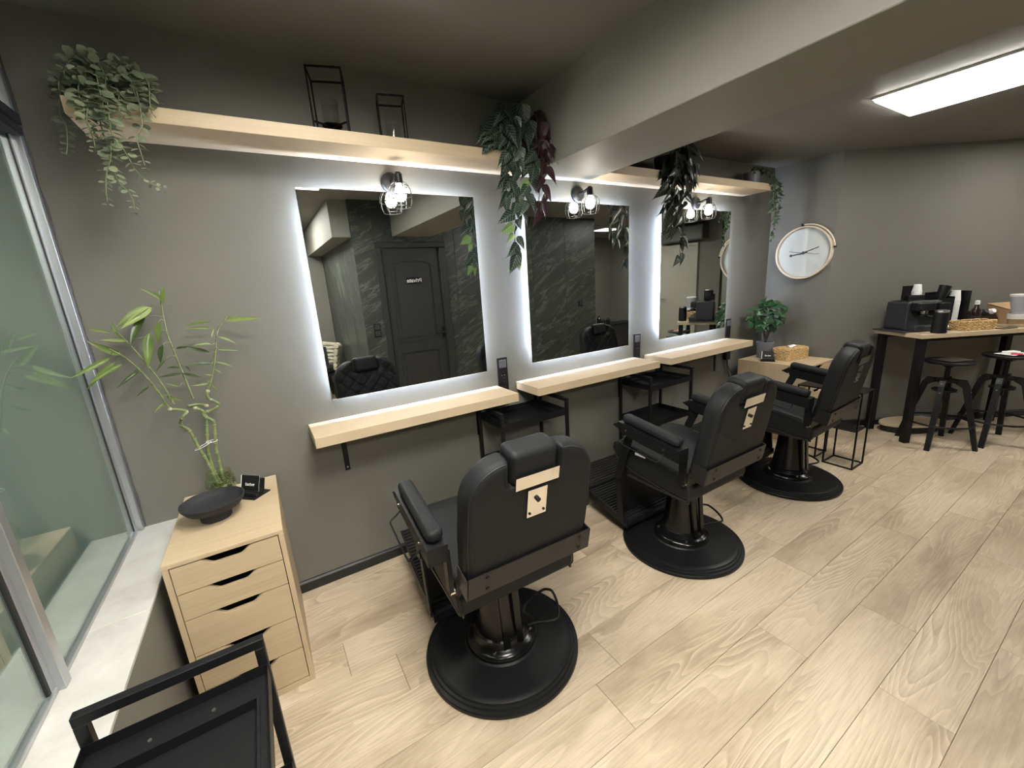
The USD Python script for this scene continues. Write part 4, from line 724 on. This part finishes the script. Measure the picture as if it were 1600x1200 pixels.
for k, (x0, z0, x1, z1) in enumerate(BL):
    b = np.array([x0, -.115, z0]); e = np.array([x1, -.115-rng.uniform(-.03, .09), z1]); L = np.linalg.norm(e-b)
    wide = k in (0, 6, 7, 8, 9, 11, 12, 14)
    leaf_at('leaf', t, b-O, e-O, .1, lbw if wide else lb, 'leaf_bamboo_dark' if k in dark else 'leaf_bamboo_pale' if k in pale else 'leaf_bamboo', (rng.uniform(-.3, .3), -1, rng.uniform(.1, .8)))
    A_ = np.vstack(SH[4:]); q = A_[np.argmin(np.linalg.norm((A_-(b-O))*[1, .3, 1], axis=1))]
    if .008 < np.linalg.norm(q-(b-O)) < .09: pet.append(tube(smoothpath([q, (q+b-O)/2+np.array([0, -.004, .008]), b-O], 10), .0011, 5))
obj('petiole', pet, 'bamboo_stem', t, kind='stuff')
# ------------------------------------------------------------------ bowl and card holder on the near cabinet
t = thing('bowl', 'matte black footed bowl on the near cabinet', 'bowl', (-.528, -.325, .70))
prof = [(0, .0), (.050, 0), (.053, .003), (.053, .030), (.050, .034), (.070, .037), (.094, .050), (.106, .068), (.109, .080), (.105, .081), (.099, .068), (.088, .054), (.06, .045), (0, .042)]
bw = lathe(prof, 72); a = np.arctan2(bw.vertices[:, 1], bw.vertices[:, 0]); rr = np.hypot(bw.vertices[:, 0], bw.vertices[:, 1]); k = (rr > .085)
bw.vertices[k, 2] += .0010*np.sin(a[k]*9)+.0006*np.sin(a[k]*5+1)
obj('body', bw, 'matte_black', t, smooth=40)
def card_holder(label, loc, rzv, h, face='black_plastic', k=1.):
    t = thing('card_holder', label, 'card holder', loc, rzv)
    obj('base', box(-.055*k, -.045*k, 0, .055*k, .035*k, .006, .001), 'black_plastic', t)
    R_ = trimesh.transformations.rotation_matrix(math.radians(-18), [1, 0, 0])
    c = box(-.045*k, -.012, .004, .045*k, .012, h); c.apply_transform(R_); obj('tray', [c, box(-.05*k, -.03*k, .006, .05*k, -.015*k, .022)], 'black_plastic', t, smooth=False)
    c2 = box(-.0475*k, -.0155, h*.22, .041*k, -.0122, h+.012); c2.apply_transform(R_); obj('cards', c2, 'white_paper', t, smooth=False)
    c3 = box(-.042*k, -.0165, h*.22+.001, .0428*k, -.0156, h+.0125); c3.apply_transform(R_); obj('front_card', c3, face, t, smooth=False)
    tx = text('Barber', .011*k, .0006, M4(x=(1, 0, 0), y=(0, 0, 1), z=(0, -1, 0), o=(0, -.0166, h*.62)), True); tx.apply_transform(R_); obj('lettering', tx, 'white_paper', t, smooth=False)
card_holder('black business card holder with a lettered black card on the near cabinet', (-.405, -.185, .70), -45, .072, k=1.1)
card_holder('small grey-framed card holder beside the woven tissue box on the far cabinet', (3.665, -.30, .70), -58, .075, 'black_plastic', k=1.05)
# ------------------------------------------------------------------ woven boxes
def weave(w, d, h, rows, r, rngs, tilt=0.):
    out = []; rg = random.Random(rngs)
    for k in range(rows):
        z = r+(h-2*r)*k/(rows-1); P = rpoly(-w/2, -d/2, w/2, d/2, .012); o = outline(P, 80); ph = rg.uniform(0, 6.28)
        zz = z+.0018*np.sin(np.arange(80)*2*np.pi/80*13+ph+k*math.pi)+np.random.default_rng(k+rngs).normal(0, .0008, 80); nn = .0016*np.sin(np.arange(80)*2*np.pi/80*20+k*math.pi)
        ctr = o*(1+nn[:, None]/.06); out.append(tube(np.c_[ctr, zz], r*1.12, 6, True))
    return out
t = thing('tissue_box', 'woven straw tissue box on the far cabinet', 'tissue box', (3.885, -.385, .7005), -10)
obj('body', weave(.27, .15, .105, 9, .0068, 5), 'wicker', t, smooth=True)
obj('lid', [box(-.125, -.068, .10, -.05, .068, .109, .003), box(.05, -.068, .10, .125, .068, .109, .003), box(-.05, -.068, .10, .05, -.025, .109, .003), box(-.05, .025, .10, .05, .068, .109, .003)]+[tube([(x, -.066, .109), (x, .066, .109)], .004, 6) for x in np.linspace(-.12, .12, 16) if abs(x) > .045], 'wicker', t)
g = [[(x, y, .112+.012*math.exp(-(y/.015)**2)+.004*math.sin(x*60)) for y in np.linspace(-.024, .024, 9)] for x in np.linspace(-.045, .045, 15)]
V = np.array(g).reshape(-1, 3); F = [[i*9+j, (i+1)*9+j, (i+1)*9+j+1] for i in range(14) for j in range(8)]+[[i*9+j, (i+1)*9+j+1, i*9+j+1] for i in range(14) for j in range(8)]
obj('tissue', tri(V, F), 'white_paper', t, smooth=True)
# ------------------------------------------------------------------ lanterns
def lantern(label, loc, s, h, rzv, shelf_z, gr, gh):
    t = thing('lantern', label, 'lantern', loc, rzv); a = s/2; w = .006
    fr = [bar((i*a, j*a, 0), (i*a, j*a, h), w) for i in (-1, 1) for j in (-1, 1)]
    for z in (w/2, h-w/2):
        fr += [bar((-a, j*a, z), (a, j*a, z), w) for j in (-1, 1)]+[bar((i*a, -a, z), (i*a, a, z), w) for i in (-1, 1)]
    fr += [bar((-a, -a, shelf_z), (a, a, shelf_z), w), bar((a, -a, shelf_z), (-a, a, shelf_z), w)] if shelf_z > .02 else [box(-a, -a, .0, a, a, .004)]
    obj('frame', fr, 'wire_black', t, smooth=False)
    obj('plate', lathe([(0, shelf_z+.003), (gr+.006, shelf_z+.003), (gr+.006, shelf_z+.007), (0, shelf_z+.007)], 32), 'wire_black', t)
    obj('glass', lathe([(gr-.003, shelf_z+.008), (gr, shelf_z+.008), (gr, shelf_z+gh), (gr-.002, shelf_z+gh+.002), (gr-.003, shelf_z+gh), (gr-.003, shelf_z+.012), (0, shelf_z+.010)], 40), 'thin_glass', t)
lantern('taller black wire lantern with a glass candle cup on the long shelf', (.183, -.13, 2.2091), .135, .25, -16, .045, .036, .10)
lantern('shorter black wire lantern with a glass candle cup on the long shelf', (.452, -.135, 2.2091), .115, .19, -14, .012, .034, .085)
# ------------------------------------------------------------------ wall clock (on the end wall, facing -x)
t = thing('wall_clock', 'round white wall clock with pale wooden rim and a strap', 'clock', (4.113, -.319, 1.642))
MC = M4(x=(0, -1, 0), y=(0, 0, 1), z=(-1, 0, 0))        # local x = right as seen, y = up, z = out of the wall
obj('rim', xf(lathe([(.215, .004), (.229, .002), (.231, .012), (.231, .042), (.229, .046), (.221, .046), (.216, .040), (.215, .004)], 96), MC), 'pale_wood', t)
obj('face', xf(lathe([(.213, .0005), (.213, .016), (0, .016)], 96), MC), 'clock_face', t)
obj('glass', xf(lathe([(.2135, .036), (.2135, .038), (0, .038)], 96), MC), 'thin_glass', t)
def hand(a, l0, l1, w, z): c, s = math.cos(a), math.sin(a); return xf(hull([(l0*c-w*s, l0*s+w*c, z), (l0*c+w*s, l0*s-w*c, z), (l1*c-w*.5*s, l1*s+w*.5*c, z), (l1*c+w*.5*s, l1*s-w*.5*c, z)]+[(l0*c, l0*s, z+.0015), (l1*c, l1*s, z+.0015)]), MC)
obj('hour_hand', [hand(math.radians(190), -.03, .105, .006, .020), xf(lathe([(0, .020), (.011, .020), (.011, .023), (0, .023)], 24, (.105*math.cos(math.radians(190)), .105*math.sin(math.radians(190)), 0)), MC)], 'clock_dark', t, smooth=False)
obj('minute_hand', hand(math.radians(19), -.03, .13, .005, .023), 'clock_dark', t, smooth=False); obj('second_hand', hand(math.radians(-9), -.12, .13, .002, .026), 'clock_dark', t, smooth=False)
obj('hub', xf(lathe([(0, .018), (.012, .018), (.012, .029), (0, .030)], 24), MC), 'clock_dark', t)
st = [(.246*math.cos(a)+.002, .246*math.sin(a)-.002, .024+.010*math.cos(a)) for a in np.radians(np.linspace(8, 96, 40))]
sm = tube(np.array(st), .0065, 8); obj('strap', xf(sm, MC), 'pale_wood', t)
obj('strap_stud', xf(cat([cyl((-.024, .243, .01), (-.024, .243, .04), .011, 16), cyl((.246, .03, .015), (.246, .03, .045), .008, 16)]), MC), 'metal_black', t)
# ------------------------------------------------------------------ wire side tables by the farthest chair
def stand(label, loc, w, d, h, plates):
    t = thing('side_table', label, 'side table', loc, 0, None); a, b, s = w/2, d/2, .010
    for i in (-1, 1):
        for j in (-1, 1): obj('leg', box(i*a-s/2, j*b-s/2, 0, i*a+s/2, j*b+s/2, h), 'metal_black', t, smooth=False)
    for z in (s/2, h-s/2):
        for j in (-1, 1): obj('rail', box(-a+s/2, j*b-s/2, z-s/2, a-s/2, j*b+s/2, z+s/2), 'metal_black', t, smooth=False); obj('rail', box(j*a-s/2, -b+s/2, z-s/2, j*a+s/2, b-s/2, z+s/2), 'metal_black', t, smooth=False)
    for z in plates: obj('shelf', box(-a+s/2, -b+s/2, z-.003, a-s/2, b-s/2, z), 'metal_black', t, smooth=False)
stand('taller black wire side table with a middle shelf, right of the farthest barber chair', (3.472, -1.02, 0), .19, .19, .605, (.30, .605))
stand('shorter black wire side table behind the taller one', (3.517, -.765, 0), .19, .17, .59, (.59,))
# ------------------------------------------------------------------ bar table and its load
BO, BA = np.array([4.2257, -1.1766]), -31.0; BU = np.array([math.cos(math.radians(BA)), math.sin(math.radians(BA))]); BV = np.array([-BU[1], BU[0]]); BZ = .9343
def tb(u, v, z=BZ): q = BO+u*BU+v*BV; return (q[0], q[1], z)
t = thing('bar_table', 'high bar table with pale oak top and black steel legs', 'table', (BO[0], BO[1], 0), BA)
obj('tabletop', box(0, 0, BZ-.034, 1.40, .44, BZ, .001), 'shelf_oak_x', t, smooth=False)
for u, v in ((.045, .045), (.045, .395), (1.175, .045), (1.175, .395)): obj('leg', box(u-.025, v-.025, 0, u+.025, v+.025, BZ-.0345, .002), 'metal_black', t, smooth=False)
obj('apron', [box(.07, .385, BZ-.07, 1.15, .405, BZ-.0345), box(.07, .035, BZ-.06, 1.15, .05, BZ-.0345)], 'metal_black', t, smooth=False)
t = thing('tray', 'dark serving tray under the coffee machine', 'tray', tb(.17, .285), BA); obj('body', box(-.20, -.15, 0, .20, .15, .006, .002), 'matte_black', t)
t = thing('coffee_machine', 'black espresso machine on the left end of the bar table', 'coffee machine', tb(.20, .31, BZ+.006), BA)
obj('body', [rbox(-.15, -.10, 0, .14, .10, .235, .012), box(-.155, -.09, .02, -.15, .09, .20, .001)], 'black_plastic_soft', t); obj('head', [rbox(.05, -.17, .15, .135, -.08, .225, .01), rbox(-.13, -.165, .165, .03, -.09, .232, .01)], 'black_plastic', t)
obj('spout', cyl((.09, -.15, .15), (.09, -.15, .115), .010, 16), 'steel_brushed', t); obj('brew_head', cyl((-.05, -.14, .165), (-.05, -.14, .13), .028, 20, .022), 'steel_brushed', t)
obj('portafilter', [cyl((-.05, -.15, .125), (-.03, -.205, .118), .010, 14), cyl((-.05, -.14, .14), (-.05, -.14, .12), .033, 24)], 'black_plastic', t); obj('steam_wand', tube(smoothpath([(.115, -.15, .16), (.125, -.165, .10), (.12, -.175, .04)], 14), .005, 10), 'chrome', t)
obj('drip_tray', rbox(-.14, -.18, 0, .13, -.09, .045, .008), 'black_plastic_soft', t); obj('cup_rail', [box(-.13, -.085, .235, .12, -.08, .243), box(-.13, .08, .235, .12, .085, .243)], 'steel_brushed', t)
t = thing('milk_frother', 'glossy black milk frother with round button panel on the bar table', 'milk frother', tb(.175, .050), BA)
obj('body', lathe([(0, 0), (.046, 0), (.048, .004), (.046, .155), (.042, .165), (0, .165)], 40), 'black_plastic', t); obj('lid', lathe([(.0, .165), (.043, .165), (.045, .170), (.043, .180), (.02, .186), (0, .186)], 40), 'steel_brushed', t)
obj('button', xf(lathe([(.016, 0), (.019, 0), (.019, .003), (.016, .003), (.016, 0)], 32), M4(x=(.8, .6, 0), y=(0, 0, 1), z=(.6, -.8, 0), o=(.029, -.038, .055))), 'chrome', t)
def cup_stack(label, loc, n, h=.085, r0=.030, r1=.040, flip=True):
    t = thing('cup_stack', label, 'paper cups', loc); z = 0
    for k in range(n):
        pr = [(0, h), (r0, h), (r1, .004), (r1+.002, .002), (r1, 0), (r1-.002, .002), (r0-.002, h-.006), (0, h-.006)]
        obj('cup', lathe([(a, b+z) for a, b in pr][::-1], 28), 'white_paper', t); z += .011
    return t
obj('body', [rbox(-.07, -.035, 0, .07, .035, .04, .004), box(-.07, .03, 0, .07, .035, .12), box(-.07, -.035, 0, -.066, .035, .12)], 'black_plastic', thing('cup_holder', 'small black cup holder on top of the coffee machine', 'cup holder', tb(.19, .325, BZ+.2495), BA))
cup_stack('short stack of white paper cups on top of the coffee machine', tb(.215, .325, BZ+.2925), 3, .065, .024, .034)
t = thing('organizer', 'tall black cup and lid organizer behind the coffee machine', 'organizer', tb(.49, .345), BA)
obj('body', [box(-.12, -.06, 0, .16, .06, .01), box(-.12, .055, 0, .16, .06, .30), box(-.12, -.06, 0, -.116, .06, .28), box(.02, -.06, 0, .024, .06, .26), box(.156, -.06, 0, .16, .06, .30), box(-.116, -.06, 0, .02, -.056, .25), box(.024, -.06, 0, .156, -.056, .04)], 'black_plastic', t, smooth=False)
t = thing('tumbler', 'glossy black tumbler leaning out of the organizer', 'tumbler', tb(.435, .345, BZ+.20), BA)
obj('body', xf(lathe([(0, 0), (.030, 0), (.040, .15), (.042, .155), (.038, .155), (.028, .006), (0, .006)], 32), trimesh.transformations.rotation_matrix(.28, [0, 1, 0])), 'black_plastic', t)
cup_stack('tall stack of white paper cups standing in the organizer', tb(.575, .345, BZ+.012), 20, .085, .030, .040)
t = thing('syrup_bottle', 'dark amber bottle with white cap behind the woven basket', 'bottle', tb(.66, .235)); obj('body', lathe([(0, 0), (.030, 0), (.033, .005), (.033, .11), (.028, .14), (.014, .165), (.013, .185), (0, .185)], 28), 'liquid_dark', t); obj('cap', lathe([(0, .185), (.016, .185), (.016, .215), (.013, .218), (0, .218)], 24), 'white_plastic', t); obj('label', lathe([(.0335, .03), (.0338, .03), (.0338, .095), (.0335, .095)], 28), 'black_plastic_soft', t)
t = thing('capsule_stand', 'black stand of coffee capsules behind the woven basket', 'capsule stand', tb(.79, .33), BA); obj('rack', [box(-.13, -.05, 0, .13, .06, .055, .004), hull([(x, y, z) for x in (-.13, .13) for y, z in ((-.05, .056), (.06, .056), (.06, .11))])], 'black_plastic', t, smooth=False)
for k in range(4): obj('capsule', xf(lathe([(0, 0), (.024, 0), (.026, .004), (.018, .03), (0, .03)], 24), M4(x=(1, 0, 0), y=(0, .5, .86), z=(0, -.86, .5), o=(-.095+.063*k, -.012, .105))), ('steel_brushed', 'grey_plastic', 'black_plastic_soft', 'white_plastic')[k], t)
t = thing('woven_basket', 'shallow woven straw basket on the bar table', 'basket', tb(.515, .115, BZ+.0008), BA+2)
bk = weave(.27, .12, .075, 7, .0062, 9); obj('body', bk, 'wicker', t, smooth=True); obj('bottom', box(-.125, -.052, .002, .125, .052, .008), 'wicker', t); obj('packet', [box(-.09, -.03, .01, .0, .02, .06, .003), rz(box(.02, -.03, .01, .10, .03, .05, .003), 12)], 'black_plastic', t)
t = thing('cardboard_box', 'brown cardboard box with its lid flap ajar on the bar table', 'box', tb(1.10, .31), BA)
obj('body', [box(-.16, -.09, 0, .16, .09, .003), box(-.16, -.09, 0, .16, -.087, .12), box(-.16, .087, 0, .16, .09, .16), hull([(x, y, z) for x in (-.16, -.157) for y, z in ((-.09, 0), (.09, 0), (-.09, .12), (.09, .16))]), hull([(x, y, z) for x in (.157, .16) for y, z in ((-.09, 0), (.09, 0), (-.09, .12), (.09, .16))])], 'cardboard', t, smooth=False)
obj('flap', [hull([(x, y, z+d) for x in (-.165, .16) for y, z in ((-.115, .118), (.09, .168)) for d in (0, .003)]), hull([(x, y, z) for x in (-.168, .16) for y in (-.117, -.114) for z in (.10, .12)])], 'cardboard', t, smooth=False)
t = thing('plastic_jar', 'translucent jar with white lid and white middle band at the table edge', 'jar', tb(.86, .10))
obj('cup', lathe([(0, .105), (.038, .105), (.045, .135), (.060, .21), (.062, .245), (.060, .245), (.042, .14), (.035, .110), (0, .110)], 36), 'frosted_glass', t); obj('lid', lathe([(0, .262), (.066, .262), (.068, .256), (.067, .245), (.0, .245)][::-1], 36), 'white_plastic', t); obj('band', lathe([(0, .104), (.058, .104), (.060, .098), (.056, .065), (0, .065)], 36), 'white_plastic', t)
obj('base', lathe([(.050, 0), (.052, .064), (.050, .064), (.048, .002), (0, .002)], 36), 'thin_glass', t)
t = thing('leather_wallet', 'flat dark brown folder lying near the jar', 'folder', tb(.72, .045), BA+8); obj('cover', box(-.07, -.03, 0, .07, .03, .006, .002), 'stem_brown', t)
for k, (u, v, r) in enumerate(((.98, .085, 10), (1.14, .10, -15))): t = thing('plastic_packet', ['crumpled clear plastic packet in front of the cardboard box', 'crumpled clear plastic packet near the right end of the bar table'][k], 'packet', tb(u, v), BA+r); obj('film', [hull([(x+.004*((i*7) % 5), y, z) for i, (x, y, z) in enumerate([(-.06, -.04, 0), (.06, -.035, 0), (.055, .04, 0), (-.05, .035, 0), (-.03, -.01, .014), (.02, .012, .02), (.04, -.01, .012)])])], 'thin_glass', t, smooth=False)
# ------------------------------------------------------------------ bar stools
def stool(label, loc, rzv, h):
    t = thing('bar_stool', label, 'bar stool', loc, rzv, 'black bar stools'); R = .15
    obj('seat', lathe([(0, h-.022), (.02, h-.022), (R-.004, h-.020), (R, h-.012), (R, h-.004), (R-.006, h), (R-.02, h-.001), (.08, h-.006), (0, h-.007)], 56), 'metal_black', t)
    obj('spindle', [cyl((0, 0, .40), (0, 0, h-.02), .016, 20), lathe([(0, h-.022), (.06, h-.022), (.05, h-.04), (.018, h-.06), (0, h-.06)][::-1], 28)], 'metal_black', t)
    obj('hub', [lathe([(.0, .555), (.075, .555), (.075, .54), (0, .54)][::-1], 28), lathe([(0, .475), (.075, .475), (.075, .46), (0, .46)][::-1], 28)], 'metal_black', t)
    for k in range(4):
        a = math.pi/4+k*math.pi/2; c, s = math.cos(a), math.sin(a); T_ = lambda r, z, w: np.array([r*c-w*s, r*s+w*c, z])
        obj('leg', [hull([T_(r, z, w) for w in (-.017, .017) for r, z in ((.050, .562), (.115, .562), (.05, .535), (.10, .50), (.138, .52))]), hull([T_(r, z, w) for w in (-.017, .017) for r, z in ((.100, .50), (.138, .52), (.222, 0), (.250, 0))])], 'metal_black', t, smooth=False)
        obj('bolt', [cyl(T_(r, z, 0), T_(r+.003, z+.001, 0), .006, 10) for r, z in ((.130, .54), (.149, .47))], 'grey_plastic', t)
    obj('foot_ring', tube([(.205*math.cos(a), .205*math.sin(a), .20) for a in np.linspace(0, 2*np.pi, 57)[:-1]], .008, 8, True), 'metal_black', t)
    return t
stool('lower black bar stool at the left end of the bar table', (4.440, -1.312, 0), -42, .715)
stool('higher black bar stool on the right with papers on its seat', (4.80, -1.565, 0), -47, .74)
t = thing('paper_stack', 'red and white printed packets lying on the right stool', 'papers', (4.83, -1.575, .7405), -20); obj('sheet', box(-.09, -.06, 0, .09, .06, .003), 'white_paper', t); obj('card', [rz(box(-.07, -.055, .003, .0, .0, .008), 20)], 'sticker_red', t); obj('packet', [rz(box(-.03, .0, .003, .07, .05, .016, .002), -8)], 'white_paper', t)
t = thing('newspaper', 'folded shiny grey sheet on the left stool', 'paper', (4.47, -1.32, .7155), -25); obj('sheet', box(-.10, -.07, 0, .10, .07, .003, .001), 'steel_brushed', t)
t = thing('wooden_tray', 'oval pale wooden tray on a black base on the floor under the bar table', 'tray table', (4.69, -1.09, 0), -31.5)
EL = trimesh.transformations.scale_matrix(.5, direction=[0, 1, 0]); obj('drum', xf(lathe([(0, 0), (.22, 0), (.25, .01), (.26, .045), (.26, .06), (0, .06)], 48), EL), 'matte_black', t); obj('board', xf(lathe([(0, .06), (.27, .06), (.275, .068), (.27, .080), (0, .080)], 48), EL), 'shelf_oak_x', t)
# ------------------------------------------------------------------ things seen only in the mirrors
def plate(name, label, x, y, z, w, h, facing, n=1):
    t = thing(name, label, 'light switch', (x, y, z)); q = [box(-w/2, 0, -h/2, w/2, .009, h/2, .002)]; p = [box(-w/2+.008, .009, -h/2+.008+k*h/n, w/2-.008, .0125, -h/2-.008+(k+1)*h/n, .001) for k in range(n)]
    if facing == 'x': q = [rz(m, 90) for m in q]; p = [rz(m, 90) for m in p]
    obj('frame', q, 'black_plastic', t); 
    for m in p: obj('rocker', m, 'black_plastic_soft', t)
plate('light_switch', 'black double light switch on the marble beside the dark door', .945, -2.8725, 1.10, .08, .155, 'y', 2)
plate('light_switch', 'single black switch on the marble wall opposite the middle mirror', 4.12, -2.8725, 1.17, .085, .085, 'y', 1)
plate('light_switch', 'black wall switch beside the pale far door', 7.1995, -3.98, 1.35, .09, .12, 'x', 1)
t = thing('air_conditioner', 'dark grey wall air conditioner above the far door', 'air conditioner', (7.2, -3.2, 2.12)); obj('body', rbox(-.21, -.55, 0, -.0005, .45, .28, .03), 'ac_plastic', t); obj('louver', box(-.19, -.50, -.004, -.08, .40, .006, .002), 'black_plastic', t)
t = thing('armchair', 'cream cord tub chair with black cushion in the rear corner, seen in the first mirror', 'armchair', (.40, -4.62, 0))
sh = []
for k in range(7):
    z = .46+.055*k; r0 = .27+.012*k; sh.append(tube([(r0*math.cos(a), r0*math.sin(a)*.95, z+.006*math.sin(a*9+k*3)) for a in np.linspace(-.65, math.pi+.65, 60)], .032, 8))
sh.append(tube([(.355*math.cos(a), .335*math.sin(a), .84-.06*abs(math.cos(a))) for a in np.linspace(-.65, math.pi+.65, 60)], .030, 8))
obj('shell', [rz(m, 180) for m in sh], 'cream_cord', t); obj('cushion', [lathe([(0, .40), (.23, .40), (.25, .43), (.24, .49), (0, .50)], 40), rz(hull([(x, y, z) for x in (-.18, .18) for y, z in ((.14, .48), (.22, .48), (.2, .76), (.25, .76))]), 180)], 'leather_black', t)
obj('frame', lathe([(0, .36), (.24, .36), (.26, .38), (.25, .40), (0, .40)], 40), 'metal_black', t)
for k in range(4): a = math.pi/4+k*math.pi/2; obj('leg', cyl((.17*math.cos(a), .17*math.sin(a), .37), (.25*math.cos(a), .25*math.sin(a), 0), .014, 12), 'metal_black', t)
t = thing('sideboard', 'low black sideboard in the far room, seen in the middle mirror', 'sideboard', (6.3, -4.5, 0)); obj('body', box(-.7, -.2, .06, .7, .2, .52, .003), 'door_paint', t); obj('top', box(-.71, -.21, .52, .71, .21, .545, .002), 'metal_black', t); obj('plinth', box(-.66, -.17, 0, .66, .17, .06), 'metal_black', t)
for k, (x, h) in enumerate(((-.32, .20), (-.20, .13), (-.06, .14))): t = thing('black_bottle', ['tall black bottle on the far sideboard', 'short black jar in the middle of the far sideboard', 'short black jar right of the others on the far sideboard'][k], 'bottle', (6.3+x, -4.42, .545)); obj('body', lathe([(0, 0), (.045, 0), (.048, .005), (.048, h*.7), (.03, h*.82), (.018, h*.88), (0, h*.88)], 24), 'black_plastic', t); obj('cap', lathe([(0, h*.88), (.02, h*.88), (.02, h), (0, h)], 20), 'black_plastic_soft', t)
